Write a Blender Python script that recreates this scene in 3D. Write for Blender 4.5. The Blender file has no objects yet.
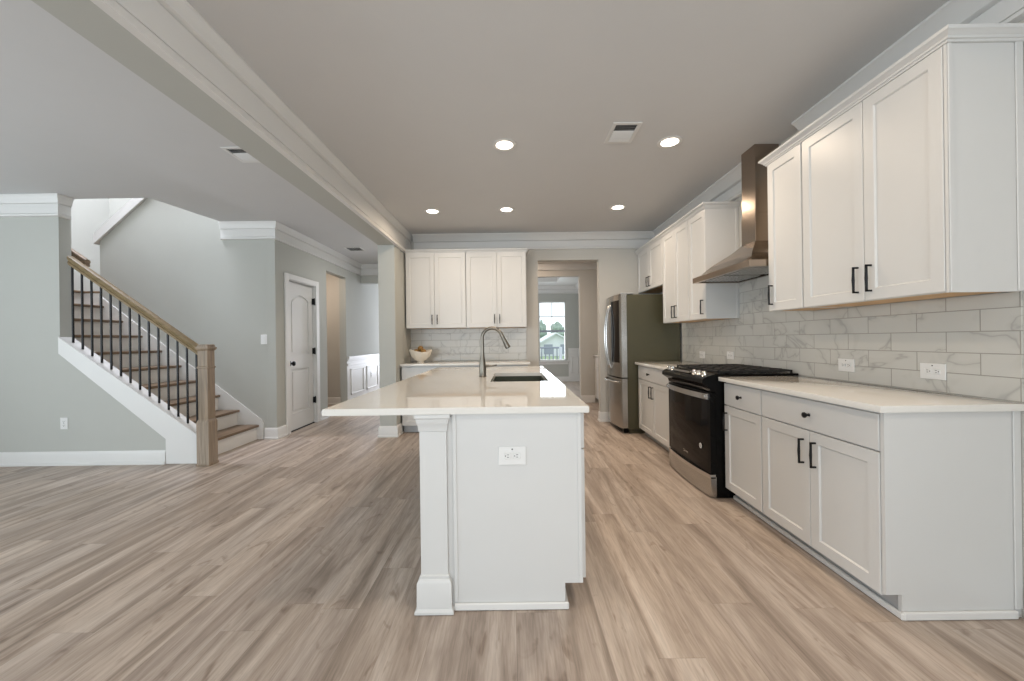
import bpy, bmesh, math, random
from mathutils import Vector, Matrix
random.seed(7)
C = bpy.context.scene.collection
SC = bpy.context.scene
R = math.radians

# ------------------------------------------------------------------ camera, world, light, exposure
ROLL = .0135
cam = bpy.data.cameras.new('camera')
cam.sensor_width = 36.0
cam.lens = 36.0 * 390.0 / 1024.0
cam.shift_x = -.0005
cam.shift_y = -.0005
cam.clip_start = .02
camo = bpy.data.objects.new('camera', cam)
C.objects.link(camo)
cr, sr = math.cos(ROLL), math.sin(ROLL)
camo.matrix_world = Matrix(((cr, sr, 0, 0), (0, 0, -1, 0), (-sr, cr, 0, 1.21), (0, 0, 0, 1)))
SC.camera = camo

SC.view_settings.view_transform = 'Standard'
SC.view_settings.look = 'None'
SC.view_settings.gamma = 1.0
SC.view_settings.use_curve_mapping = False
SC.view_settings.exposure = 0.0
SC.cycles.use_denoising = True
SC.cycles.max_bounces = 14
SC.cycles.diffuse_bounces = 7
SC.cycles.sample_clamp_indirect = 4.0

world = bpy.data.worlds.new('overcast_sky')
SC.world = world
world.use_nodes = True
bg = world.node_tree.nodes['Background']
bg.inputs['Color'].default_value = (.86, .93, 1.0, 1)
bg.inputs['Strength'].default_value = 1.7


def area(name, loc, rot, sx, sy, energy, col=(1, 1, 1), disk=False, spread=180):
    l = bpy.data.lights.new(name, 'AREA')
    l.energy = energy
    l.color = col
    l.shape = 'DISK' if disk else 'RECTANGLE'
    l.size = sx
    if not disk:
        l.size_y = sy
    l.spread = R(spread)
    o = bpy.data.objects.new(name, l)
    C.objects.link(o)
    o.location = loc
    o.rotation_euler = rot
    return o


DAY = (.82, .93, 1.0)
# daylight coming in through the rear windows (behind the camera), the living side window, foyer and dining windows; plus added fills
for wx in (-4.6, -2.0, .6):
    area('window_and_fill_daylight', (wx, -3.9, 1.35), (R(128), 0, 0), 2.1, 2.2, 66, DAY)
area('window_and_fill_daylight', (-6.5, .4, 1.35), (0, R(-122), 0), 2.2, 3.4, 110, DAY)
area('window_and_fill_daylight', (2.10, -1.9, 1.35), (0, R(112), 0), 2.1, 1.9, 42, (.96, .98, 1.0))  # added fill from the right, brightens the beam face and hall door
area('foyer_daylight', (-2.3, 10.9, 1.5), (R(-90), 0, 0), 1.1, 2.2, 115, (.84, .88, 1.0))
area('dining_window_and_fill', (1.15, 11.42, 1.45), (R(-90), 0, 0),  .74, 1.66, 16, (.9, .95, 1.0))
area('dining_window_and_fill', (-1.4, 9.4, 1.5), (0, R(-100), 0), 1.6, 1.8, 55, (.92, .95, 1.0))  # added side fill for the dining walls, no window stands there
area('stairwell_daylight', (-4.75, 4.52, 5.3), (0, 0, 0), 1.6, .7, 200, (.87, .89, 1.0))
for lx, ly, le in ((-.04, 1.5, 7), (1.25, 1.5, 4), (-.04, -.1, 8), (1.25, -.1, 7)):   # the kitchen's row of recessed lamps continues overhead
    area('recessed_lamp', (lx, ly, 2.731), (0, 0, 0), .14, .14, le, (1.0, .80, .60), True, 170)
area('hall_fill', (-1.92, 6.25, 2.72), (0, 0, 0), .15, .15, 11, (1.0, .95, .90), True)  # added fill, hidden behind the pillar, lifts the hall wall and door
area('passage_fill', (.2, 6.6, 2.70), (0, 0, 0), .15, .15, 24, (1.0, .80, .64), True)  # unseen lamp added to brighten the passage
area('side_hall_fill', (-3.7, 6.75, 2.70), (0, 0, 0), .15, .15, 15, (1.0, .80, .64), True)  # added warm fill out of sight, no fixture built


# ------------------------------------------------------------------ materials
def newmat(name):
    m = bpy.data.materials.new(name)
    m.use_nodes = True
    nt = m.node_tree
    return m, nt, nt.nodes['Principled BSDF']


def N(nt, kind, **kw):
    n = nt.nodes.new(kind)
    for k, v in kw.items():
        setattr(n, k, v)
    return n


def mat(name, col, rough=.5, metal=0.0, var=.03, scale=6.0, bump=0.0, bscale=120.0, stretch=None, spec=.5, coat=0.0):
    m, nt, p = newmat(name)
    tc = N(nt, 'ShaderNodeTexCoord')
    no = N(nt, 'ShaderNodeTexNoise')
    no.inputs['Scale'].default_value = scale
    no.inputs['Detail'].default_value = 4
    src = tc.outputs['Object']
    if stretch:
        mp = N(nt, 'ShaderNodeMapping')
        mp.inputs['Scale'].default_value = stretch
        nt.links.new(src, mp.inputs['Vector'])
        src = mp.outputs['Vector']
    nt.links.new(src, no.inputs['Vector'])
    mx = N(nt, 'ShaderNodeMix', data_type='RGBA')
    lo = [max(0, c * (1 - var)) for c in col] + [1]
    hi = [min(1, c * (1 + var)) for c in col] + [1]
    mx.inputs['A'].default_value = lo
    mx.inputs['B'].default_value = hi
    nt.links.new(no.outputs['Fac'], mx.inputs['Factor'])
    nt.links.new(mx.outputs['Result'], p.inputs['Base Color'])
    p.inputs['Roughness'].default_value = rough
    p.inputs['Metallic'].default_value = metal
    p.inputs['Specular IOR Level'].default_value = spec
    p.inputs['Coat Weight'].default_value = coat
    if bump:
        n2 = N(nt, 'ShaderNodeTexNoise')
        n2.inputs['Scale'].default_value = bscale
        nt.links.new(src, n2.inputs['Vector'])
        b = N(nt, 'ShaderNodeBump')
        b.inputs['Strength'].default_value = bump
        b.inputs['Distance'].default_value = .002
        nt.links.new(n2.outputs['Fac'], b.inputs['Height'])
        nt.links.new(b.outputs['Normal'], p.inputs['Normal'])
    return m


def emis(name, col, strength):
    m, nt, p = newmat(name)
    p.inputs['Base Color'].default_value = (*col, 1)
    p.inputs['Emission Color'].default_value = (*col, 1)
    p.inputs['Emission Strength'].default_value = strength
    return m


def wood(name, a, b, axis='x', rough=.45):
    m, nt, p = newmat(name)
    tc = N(nt, 'ShaderNodeTexCoord')
    mp = N(nt, 'ShaderNodeMapping')
    s = {'x': (3, 45, 45), 'y': (45, 3, 45), 'z': (45, 45, 3)}[axis]
    mp.inputs['Scale'].default_value = s
    nt.links.new(tc.outputs['Object'], mp.inputs['Vector'])
    no = N(nt, 'ShaderNodeTexNoise')
    no.inputs['Scale'].default_value = 1.0
    no.inputs['Detail'].default_value = 6
    no.inputs['Distortion'].default_value = .6
    nt.links.new(mp.outputs['Vector'], no.inputs['Vector'])
    cr_ = N(nt, 'ShaderNodeValToRGB')
    cr_.color_ramp.elements[0].position = .3
    cr_.color_ramp.elements[1].position = .7
    cr_.color_ramp.elements[0].color = (*a, 1)
    cr_.color_ramp.elements[1].color = (*b, 1)
    nt.links.new(no.outputs['Fac'], cr_.inputs['Fac'])
    nt.links.new(cr_.outputs['Color'], p.inputs['Base Color'])
    p.inputs['Roughness'].default_value = rough
    return m


def floor_mat():
    m, nt, p = newmat('vinyl_plank_floor')
    L = nt.links.new

    def mth(op, a, b=None):
        n = N(nt, 'ShaderNodeMath', operation=op)
        for i, v in enumerate((a, b)):
            if v is None:
                continue
            if isinstance(v, (int, float)):
                n.inputs[i].default_value = v
            else:
                L(v, n.inputs[i])
        return n.outputs[0]

    def comb(x, y, z=0.0):
        n = N(nt, 'ShaderNodeCombineXYZ')
        for i, v in enumerate((x, y, z)):
            if isinstance(v, (int, float)):
                n.inputs[i].default_value = v
            else:
                L(v, n.inputs[i])
        return n.outputs[0]

    def noise(vec, detail, dist, rough=.5):
        n = N(nt, 'ShaderNodeTexNoise')
        n.inputs['Scale'].default_value = 1
        n.inputs['Detail'].default_value = detail
        n.inputs['Distortion'].default_value = dist
        n.inputs['Roughness'].default_value = rough
        L(vec, n.inputs['Vector'])
        return n.outputs['Fac']

    def ramp(fac, stops):
        n = N(nt, 'ShaderNodeValToRGB')
        e = n.color_ramp.elements
        e[0].position, e[0].color = stops[0][0], (*stops[0][1], 1)
        e[1].position, e[1].color = stops[-1][0], (*stops[-1][1], 1)
        for q, c in stops[1:-1]:
            k = e.new(q)
            k.color = (*c, 1)
        L(fac, n.inputs['Fac'])
        return n.outputs['Color']

    def mul(a, b, f=1.0):
        n = N(nt, 'ShaderNodeMix', data_type='RGBA', blend_type='MULTIPLY')
        n.inputs['Factor'].default_value = f
        L(a, n.inputs['A'])
        L(b, n.inputs['B'])
        return n.outputs['Result']
    tc = N(nt, 'ShaderNodeTexCoord')
    sep = N(nt, 'ShaderNodeSeparateXYZ')
    L(tc.outputs['Object'], sep.inputs['Vector'])
    X, Y = sep.outputs['X'], sep.outputs['Y']
    W, LEN = .178, 1.22
    xr = mth('DIVIDE', X, W)
    row = mth('FLOOR', xr)
    w1 = N(nt, 'ShaderNodeTexWhiteNoise', noise_dimensions='1D')
    L(row, w1.inputs['W'])
    t = mth('ADD', mth('DIVIDE', Y, LEN), w1.outputs['Value'])
    pl = mth('FLOOR', t)
    w2 = N(nt, 'ShaderNodeTexWhiteNoise', noise_dimensions='2D')
    L(comb(row, pl), w2.inputs['Vector'])
    rnd = w2.outputs['Value']
    zoff = mth('MULTIPLY', rnd, 41.0)
    streak = noise(comb(mth('MULTIPLY', X, 9.0), mth('MULTIPLY', Y, .7), zoff), 4, 1.3, .55)
    fine = noise(comb(mth('MULTIPLY', X, 130.0), mth('MULTIPLY', Y, 9.0), zoff), 3, .4)
    knots = noise(comb(mth('MULTIPLY', X, 9.0), mth('MULTIPLY', Y, 3.2), zoff), 3, 1.8)
    col = ramp(streak, [(.28, (.235, .188, .152)), (.44, (.368, .300, .250)), (.57, (.465, .390, .332)), (.74, (.57, .50, .44))])
    col = mul(col, ramp(fine, [(.30, (.78, .77, .76)), (.62, (1.06, 1.06, 1.06))]), .8)
    col = mul(col, ramp(knots, [(.26, (.62, .57, .53)), (.38, (1, 1, 1))]), .9)
    col = mul(col, ramp(rnd, [(0, (.93, .93, .94)), (1, (1.07, 1.06, 1.04))]))
    fx = mth('FRACT', xr)
    ft = mth('FRACT', t)
    seam = mth('MAXIMUM', mth('LESS_THAN', fx, .010), mth('LESS_THAN', ft, .0018))
    mx = N(nt, 'ShaderNodeMix', data_type='RGBA', blend_type='MULTIPLY')
    L(mth('MULTIPLY', seam, .35), mx.inputs['Factor'])
    L(col, mx.inputs['A'])
    mx.inputs['B'].default_value = (.3, .28, .26, 1)
    L(mx.outputs['Result'], p.inputs['Base Color'])
    rr = N(nt, 'ShaderNodeMapRange')
    rr.inputs['To Min'].default_value = .36
    rr.inputs['To Max'].default_value = .5
    L(fine, rr.inputs['Value'])
    L(rr.outputs['Result'], p.inputs['Roughness'])
    p.inputs['Specular IOR Level'].default_value = .4
    return m


def tile_mat(name, plane, u0):
    m, nt, p = newmat(name)
    L = nt.links.new
    tc = N(nt, 'ShaderNodeTexCoord')
    sep = N(nt, 'ShaderNodeSeparateXYZ')
    L(tc.outputs['Object'], sep.inputs['Vector'])
    comb = N(nt, 'ShaderNodeCombineXYZ')
    su = N(nt, 'ShaderNodeMath', operation='SUBTRACT')
    L(sep.outputs['Y' if plane == 'x' else 'X'], su.inputs[0])
    su.inputs[1].default_value = u0
    sz = N(nt, 'ShaderNodeMath', operation='SUBTRACT')
    L(sep.outputs['Z'], sz.inputs[0])
    sz.inputs[1].default_value = .919
    L(su.outputs['Value'], comb.inputs['X'])
    L(sz.outputs['Value'], comb.inputs['Y'])
    br = N(nt, 'ShaderNodeTexBrick')
    br.offset = .5
    br.inputs['Scale'].default_value = 1
    br.inputs['Brick Width'].default_value = .281
    br.inputs['Row Height'].default_value = .1005
    br.inputs['Mortar Size'].default_value = .0022
    br.inputs['Mortar Smooth'].default_value = .1
    br.inputs['Color1'].default_value = (0, 0, 0, 1)
    br.inputs['Color2'].default_value = (1, 1, 1, 1)
    br.inputs['Mortar'].default_value = (.5, .5, .5, 1)
    L(comb.outputs['Vector'], br.inputs['Vector'])
    bw = N(nt, 'ShaderNodeRGBToBW')
    L(br.outputs['Color'], bw.inputs['Color'])
    mu = N(nt, 'ShaderNodeMath', operation='MULTIPLY')
    L(bw.outputs['Val'], mu.inputs[0])
    mu.inputs[1].default_value = 23
    c3 = N(nt, 'ShaderNodeCombineXYZ')
    L(su.outputs['Value'], c3.inputs['X'])
    L(sz.outputs['Value'], c3.inputs['Y'])
    L(mu.outputs['Value'], c3.inputs['Z'])
    no = N(nt, 'ShaderNodeTexNoise')
    no.inputs['Scale'].default_value = 1.7
    no.inputs['Detail'].default_value = 4
    no.inputs['Roughness'].default_value = .55
    no.inputs['Distortion'].default_value = .8
    L(c3.outputs['Vector'], no.inputs['Vector'])
    ab = N(nt, 'ShaderNodeMath', operation='SUBTRACT')
    L(no.outputs['Fac'], ab.inputs[0])
    ab.inputs[1].default_value = .5
    ab2 = N(nt, 'ShaderNodeMath', operation='ABSOLUTE')
    L(ab.outputs['Value'], ab2.inputs[0])
    rp = N(nt, 'ShaderNodeValToRGB')
    rp.color_ramp.elements[0].position = 0
    rp.color_ramp.elements[0].color = (.40, .39, .375, 1)
    rp.color_ramp.elements[1].position = .010
    rp.color_ramp.elements[1].color = (.50, .495, .465, 1)
    k = rp.color_ramp.elements.new(.045)
    k.color = (.535, .53, .50, 1)
    L(ab2.outputs['Value'], rp.inputs['Fac'])
    mx = N(nt, 'ShaderNodeMix', data_type='RGBA')
    L(br.outputs['Fac'], mx.inputs['Factor'])
    L(rp.outputs['Color'], mx.inputs['A'])
    mx.inputs['B'].default_value = (.30, .29, .265, 1)
    L(mx.outputs['Result'], p.inputs['Base Color'])
    rr = N(nt, 'ShaderNodeMapRange')
    rr.inputs['To Min'].default_value = .22
    rr.inputs['To Max'].default_value = .8
    L(br.outputs['Fac'], rr.inputs['Value'])
    L(rr.outputs['Result'], p.inputs['Roughness'])
    b = N(nt, 'ShaderNodeBump')
    b.inputs['Strength'].default_value = .5
    b.inputs['Distance'].default_value = .0015
    b.invert = True
    L(br.outputs['Fac'], b.inputs['Height'])
    L(b.outputs['Normal'], p.inputs['Normal'])
    return m


def glass_mat():
    m, nt, p = newmat('window_glass')
    nt.nodes.remove(p)
    out = nt.nodes['Material Output']
    t = N(nt, 'ShaderNodeBsdfTransparent')
    t.inputs['Color'].default_value = (.97, .985, .98, 1)
    g = N(nt, 'ShaderNodeBsdfGlossy')
    g.inputs['Roughness'].default_value = .02
    lw = N(nt, 'ShaderNodeLayerWeight')
    lw.inputs['Blend'].default_value = .2
    mu = N(nt, 'ShaderNodeMath', operation='MULTIPLY')
    mu.inputs[1].default_value = .5
    mx = N(nt, 'ShaderNodeMixShader')
    nt.links.new(lw.outputs['Fresnel'], mu.inputs[0])
    nt.links.new(mu.outputs['Value'], mx.inputs['Fac'])
    nt.links.new(t.outputs['BSDF'], mx.inputs[1])
    nt.links.new(g.outputs['BSDF'], mx.inputs[2])
    nt.links.new(mx.outputs['Shader'], out.inputs['Surface'])
    return m


M = {}
M['wall'] = mat('greige_wall_paint', (.455, .46, .43), .85, bump=.15, bscale=220, var=.015, spec=.2)
M['wall_warm_lit'] = mat('lamp_warmed_greige_paint', (.53, .515, .48), .85, bump=.15, bscale=220, var=.015, spec=.2)  # same paint as the other walls, warm lamp light put into the colour
M['ceil'] = mat('flat_ceiling_paint', (.60, .60, .60), .95, bump=.2, bscale=160, var=.015, spec=.1)
M['trim'] = mat('white_trim_paint', (.69, .685, .67), .42, var=.012)
M['cab'] = mat('white_cabinet_paint', (.605, .605, .595), .38, var=.012)
M['floor'] = floor_mat()
M['quartz'] = mat('cream_white_quartz', (.70, .685, .65), .035, var=.03, scale=40, spec=.6)
M['tile_right'] = tile_mat('marble_tile_by_range', 'x', 1.784)
M['tile_back'] = tile_mat('marble_tile_back_wall', 'y', -1.465)
M['black'] = mat('matte_black_metal', (.012, .012, .013), .38, .6, var=.1)
M['steel'] = mat('brushed_stainless', (.50, .49, .47), .26, 1.0, var=.06, scale=3, stretch=(2, 2, 90))
M['hood'] = mat('brushed_stainless_hood', (.36, .295, .24), .22, 1.0, var=.06, scale=3, stretch=(2, 2, 90))
M['chrome'] = mat('bright_steel', (.60, .59, .575), .24, 1.0, var=.03)
M['nickel'] = mat('brushed_nickel', (.19, .172, .145), .3, 1.0, var=.06, scale=20)
M['fridge_side'] = mat('dark_fridge_side', (.070, .065, .036), .38, .15, var=.08, bump=.1, bscale=300)
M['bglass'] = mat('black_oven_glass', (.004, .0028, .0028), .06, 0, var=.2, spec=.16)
M['benamel'] = mat('black_enamel', (.0035, .0035, .0035), .25, 0, var=.2, spec=.12)
M['iron'] = mat('cast_iron', (.016, .016, .016), .6, .2, var=.2, bump=.4, bscale=300)
M['dark'] = mat('dark_gap', (.02, .02, .02), .8)
M['kick'] = mat('grey_toe_kick', (.42, .43, .44), .45, .3, var=.05)
M['birch'] = wood('birch_underside', (.52, .33, .16), (.66, .45, .25), 'y', .6)
M['tread'] = wood('brown_oak_tread', (.115, .075, .045), (.23, .155, .095), 'y', .4)
M['rail'] = wood('khaki_oak_rail', (.155, .11, .052), (.25, .18, .092), 'x', .42)
M['newel'] = wood('taupe_oak_newel', (.165, .12, .075), (.29, .215, .145), 'z', .45)
M['plate'] = mat('white_plastic_plate', (.71, .71, .70), .35, var=.01)
M['slot'] = mat('dark_slot', (.03, .03, .03), .6)
M['bowl'] = mat('white_ceramic', (.80, .74, .64), .3, var=.02)
M['ball'] = mat('golden_brown_fruit', (.24, .13, .03), .5, var=.45, scale=22, bump=.5, bscale=60)
M['sink'] = mat('dark_sink_steel', (.035, .037, .022), .4, .6, var=.1, scale=3, stretch=(60, 2, 2))
M['lens'] = emis('warm_lamp_lens', (1.0, .90, .76), 9.0)
M['glass'] = glass_mat()
M['lawn'] = mat('lawn', (.30, .38, .22), .95, var=.3, scale=4)
M['leaf'] = mat('tree_leaves', (.33, .40, .34), .9, var=.5, scale=3, bump=.6, bscale=6)
M['siding'] = mat('white_siding', (.78, .79, .82), .7, var=.03)
M['shingle'] = mat('pale_grey_shingle', (.55, .56, .60), .8, var=.1, scale=10)
M['porch'] = mat('grey_porch_paint', (.34, .36, .42), .6, var=.05)


# ------------------------------------------------------------------ mesh helpers
def bmx():
    return bmesh.new()


def box(bm, x0, x1, y0, y1, z0, z1, bev=0.0, seg=1):
    vs = [bm.verts.new((x, y, z)) for x in (x0, x1) for y in (y0, y1) for z in (z0, z1)]
    fs = []
    for q in ((0, 1, 3, 2), (4, 6, 7, 5), (0, 4, 5, 1), (2, 3, 7, 6), (0, 2, 6, 4), (1, 5, 7, 3)):
        fs.append(bm.faces.new([vs[i] for i in q]))
    if bev > 0:
        es = list({e for f in fs for e in f.edges})
        bmesh.ops.bevel(bm, geom=es, offset=bev, segments=seg, affect='EDGES', profile=.6)
    return bm


def prism(bm, poly, a0, a1, axis):
    """extrude a 2D polygon: axis 'x' -> poly is (y,z); 'y' -> (x,z); 'z' -> (x,y)"""
    def P(p, a):
        return {'x': (a, p[0], p[1]), 'y': (p[0], a, p[1]), 'z': (p[0], p[1], a)}[axis]
    A = [bm.verts.new(P(p, a0)) for p in poly]
    B = [bm.verts.new(P(p, a1)) for p in poly]
    n = len(poly)
    bm.faces.new(A)
    bm.faces.new(B[::-1])
    for i in range(n):
        bm.faces.new((A[i], A[(i + 1) % n], B[(i + 1) % n], B[i]))
    return bm


def tube(bm, pts, r, seg=10, square=False, radii=None, cap=True):
    pts = [Vector(p) for p in pts]
    rings = []
    n = len(pts)
    up = None
    for i, p in enumerate(pts):
        t = (pts[min(i + 1, n - 1)] - pts[max(i - 1, 0)]).normalized()
        if up is None:
            up = Vector((0, 0, 1)) if abs(t.z) < .9 else Vector((0, 1, 0))
        s = t.cross(up)
        s.normalize()
        up = s.cross(t).normalized()
        rr = radii[i] if radii else r
        k = 4 if square else seg
        ring = []
        for j in range(k):
            a = 2 * math.pi * (j + (.5 if square else 0)) / k
            q = rr * (math.sqrt(2) if square else 1)
            ring.append(bm.verts.new(p + s * math.cos(a) * q + up * math.sin(a) * q))
        rings.append(ring)
    for a, b in zip(rings, rings[1:]):
        k = len(a)
        for j in range(k):
            bm.faces.new((a[j], a[(j + 1) % k], b[(j + 1) % k], b[j]))
    if cap:
        bm.faces.new(rings[0][::-1])
        bm.faces.new(rings[-1])
    return bm


def lathe(bm, prof, c, axis=(0, 0, 1), seg=24, wob=None):
    ax = Vector(axis).normalized()
    q = Vector((0, 0, 1)).rotation_difference(ax)
    c = Vector(c)
    rings = []
    for r, z in prof:
        if r < 1e-6:
            rings.append([bm.verts.new(c + q @ Vector((0, 0, z)))])
            continue
        ring = []
        for j in range(seg):
            a = 2 * math.pi * j / seg
            zz = z + (wob(a, r, z) if wob else 0)
            ring.append(bm.verts.new(c + q @ Vector((r * math.cos(a), r * math.sin(a), zz))))
        rings.append(ring)
    for a, b in zip(rings, rings[1:]):
        for j in range(seg):
            if len(a) == 1 and len(b) == 1:
                continue
            if len(a) == 1:
                bm.faces.new((a[0], b[(j + 1) % seg], b[j]))
            elif len(b) == 1:
                bm.faces.new((a[j], a[(j + 1) % seg], b[0]))
            else:
                bm.faces.new((a[j], a[(j + 1) % seg], b[(j + 1) % seg], b[j]))
    return bm


def molding(bm, path, prof, z, side=1, closed_profile=True):
    """sweep profile [(d, dz)] along plan path [(x,y)] at height z; d grows to the left (side=1) of the path; mitred"""
    P = [Vector((p[0], p[1])) for p in path]
    n = len(P)
    secs = []
    for i in range(n):
        d0 = (P[i] - P[i - 1]).normalized() if i > 0 else None
        d1 = (P[i + 1] - P[i]).normalized() if i < n - 1 else None
        if d0 is None:
            d0 = d1
        if d1 is None:
            d1 = d0
        n0 = Vector((-d0.y, d0.x)) * side
        n1 = Vector((-d1.y, d1.x)) * side
        m = (n0 + n1)
        m = m / max(.2, m.dot(n0))
        secs.append([bm.verts.new((P[i].x + m.x * d, P[i].y + m.y * d, z + dz)) for d, dz in prof])
    k = len(prof)
    for a, b in zip(secs, secs[1:]):
        for j in range(k):
            bm.faces.new((a[j], a[(j + 1) % k], b[(j + 1) % k], b[j]))
    bm.faces.new(secs[0][::-1])
    bm.faces.new(secs[-1])
    return bm


def obj(name, bm, m, parent=None, smooth=True, label=None):
    bmesh.ops.recalc_face_normals(bm, faces=bm.faces)
    me = bpy.data.meshes.new(name)
    bm.to_mesh(me)
    bm.free()
    me.materials.append(m if not isinstance(m, str) else M[m])
    if smooth:
        me.polygons.foreach_set('use_smooth', [True] * len(me.polygons))
        me.set_sharp_from_angle(angle=R(32))
    o = bpy.data.objects.new(name, me)
    C.objects.link(o)
    if parent is not None:
        root = parent
        while root.parent is not None:
            root = root.parent
        me.transform(Matrix.Translation(-Vector(root.location)))
        o.parent = parent
    if label:
        o['label'] = label
    return o


def thing(name, label, cat, loc=(0, 0, 0), group=None):
    o = bpy.data.objects.new(name, None)
    o.empty_display_size = .1
    C.objects.link(o)
    o.location = loc
    o['label'] = label
    o['category'] = cat
    if group:
        o['group'] = group
    return o


def recenter(o, loc):
    o.data.transform(Matrix.Translation(-Vector(loc)))
    o.location = loc


def tag(o, label, cat, group=None, kind=None):
    o['label'] = label
    o['category'] = cat
    if group:
        o['group'] = group
    if kind:
        o['kind'] = kind
    return o


LBL = {}


def struct(name, bm, m, parent=None, smooth=True, label=None):
    o = obj(name, bm, m, parent, smooth)
    if parent is None:
        o['kind'] = 'structure'
        o['category'] = name.split('_')[0]
        o['label'] = label or LBL.get(name, 'painted ' + name.replace('_', ' '))
    return o


def dup(root, loc, rotz=0, label=None, group=None):
    r = root.copy()
    C.objects.link(r)
    r.location = loc
    r.rotation_euler = (0, 0, rotz)
    if label:
        r['label'] = label
    if group:
        r['group'] = group
    for ch in list(root.children):
        c = ch.copy()
        C.objects.link(c)
        c.parent = r
        for g in ch.children:
            d = g.copy()
            C.objects.link(d)
            d.parent = c
    return r


# ------------------------------------------------------------------ the setting
H = 2.743
XR = 2.15      # right wall
YB = 5.70      # kitchen back wall
XH = -2.99     # hall wall
YS = 4.93      # stair side wall
YL = 3.96      # wall at the left

bm = bmx(); box(bm, -6.8, 2.4, -4.1, 11.4, -.06, 0)
struct('floor', bm, 'floor', label='wood look plank floor running through the whole room')

bm = bmx()
prism(bm, [(-6.8, -4.1), (2.4, -4.1), (2.4, 7.52), (-1.48, 7.52), (-1.48, 11.4), (-3.2, 11.4), (-3.2, 7.72), (-4.8, 7.72), (-4.8, 6.1), (-3.64, 6.1), (-3.63, 4.95), (-3.765, 4.07), (-6.8, 4.07)], H, H + .07, 'z')
struct('ceiling', bm, 'ceil', label='flat painted ceiling with a stairwell opening on the left')

bm = bmx(); box(bm, XR, XR + .12, -4.1, -2.95, 0, H); box(bm, XR, XR + .12, -.85, YB + .12, 0, H); box(bm, XR, XR + .12, -2.95, -.85, 0, .4); box(bm, XR, XR + .12, -2.95, -.85, 2.4, H)  # opening behind the camera added to go with the right side fill
struct('wall_right', bm, 'wall_warm_lit', label='painted wall behind the range run')
bm = bmx()
box(bm, -1.71, .383, YB, YB + .12, 0, H); box(bm, 1.274, XR, YB, YB + .12, 0, H); box(bm, .383, 1.274, YB, YB + .12, 2.368, H)
struct('wall_back', bm, 'wall_warm_lit', label='kitchen back wall with an open doorway beside the refrigerator')
bm = bmx(); box(bm, -1.695, -1.485, 4.95, YB, 0, H)
struct('wall_pillar', bm, 'wall', label='short wall end standing left of the back cabinets')
bm = bmx(); box(bm, -1.69, -1.485, -3.98, 4.949, 2.437, H)
struct('ceiling_beam', bm, 'wall', label='dropped ceiling beam between kitchen and living room')
bm = bmx(); prism(bm, [(-6.7, 0), (-3.165, 0), (-3.165, .245), (-4.594, 1.28), (-4.594, 5.4), (-6.7, 5.4)], YL, YL + .113, 'y')
struct('wall_left', bm, 'wall', label='living room wall left of the stairs')
# wall along the far side of the stairs with sloped top for the upper flight
bm = bmx()
prism(bm, [(-5.2, 0), (XH - .1205, 0), (XH - .1205, H), (-3.64, H), (-3.64, 3.9), (-5.2, 2.53)], YS, YS + .12, 'y')
struct('wall_stair', bm, 'wall', label='wall along the far side of the stairs, top edge sloping up')
bm = bmx()
sl = (3.9 - 2.53) / (5.2 - 3.64)
prism(bm, [(-5.25, 2.49), (-3.66, 2.49 + 1.59 * sl), (-3.66, 2.62 + 1.59 * sl), (-5.25, 2.62)], YS - .03, YS + .15, 'y')
struct('trim_1', bm, 'trim', label='sloping white cap on the half wall of the upper stair flight')
bm = bmx(); box(bm, -6.4, -6.28, YL + .11, 6.3, 0, 5.4)
struct('wall_stairwell_left', bm, 'wall', label='stairwell wall beyond the landing')
bm = bmx(); box(bm, -6.4, -3.4, 6.1, 6.2, 0, 5.4)
struct('wall_stairwell_back', bm, 'wall', label='back wall of the stairwell')
bm = bmx()
prism(bm, [(-3.765, 4.07), (-3.63, 4.95), (-3.63, 6.1), (-3.55, 6.1), (-3.55, 4.95), (-3.68, 4.07)], H + .069, 5.4, 'z')
struct('wall_stairwell_right', bm, 'wall', label='upper stairwell wall above the ceiling opening')
bm = bmx(); box(bm, -4.6, -3.68, YL, 4.07, H + .07, 5.4)
struct('wall_stairwell_front', bm, 'wall', label='upper stairwell wall over the living room')
bm = bmx(); box(bm, -6.4, -3.5, YL, 6.2, 5.4, 5.46)
struct('ceiling_stairwell', bm, 'ceil', label='ceiling high over the stairwell')

# hall wall with door and opening
DY0, DY1, DZ = 5.19, 5.93, 2.075
bm = bmx()
box(bm, XH - .12, XH, YS, DY0, 0, H); box(bm, XH - .12, XH, DY0, DY1, DZ, H)
box(bm, XH - .12, XH, DY1, 6.285, 0, H); box(bm, XH - .12, XH, 6.285, 7.02, 2.375, H); box(bm, XH - .12, XH, 7.02, 11.3, 0, H)
struct('wall_hall', bm, 'wall', label='hall wall with a white door and an open doorway')
bm = bmx(); box(bm, XH, -1.71, 7.72, 7.86, 2.37, H)
struct('wall_hall_header', bm, 'wall', label='dropped header across the hall before the foyer')
bm = bmx()
box(bm, -3.11 - .9, -3.11, 5.06, 5.10, 0, H); box(bm, -4.0, -3.95, 5.1, 6.05, 0, H); box(bm, -4.0, -3.11, 6.05, 6.1, 0, H)
struct('wall_closet', bm, 'wall', label='closet walls behind the white door')
bm = bmx(); box(bm, -4.75, -4.65, 6.1, 7.72, 0, H); box(bm, -4.75, -3.11, 7.6, 7.72, 0, H)
struct('wall_side_hall', bm, 'wall_warm_lit', label='walls of the side hall seen through the opening')
bm = bmx(); box(bm, -1.71, -1.48, YB + .12, 11.3, 0, H)
struct('wall_foyer', bm, 'wall', label='wall between foyer and dining room')
bm = bmx()
box(bm, XH, -2.85, 11.2, 11.3, 0, H); box(bm, -1.75, -1.71, 11.2, 11.3, 0, H); box(bm, -2.85, -1.75, 11.2, 11.3, 2.4, H); box(bm, -2.85, -1.75, 11.2, 11.3, 0, .1)
struct('wall_front', bm, 'wall', label='front wall of the foyer')
bm = bmx()
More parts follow.
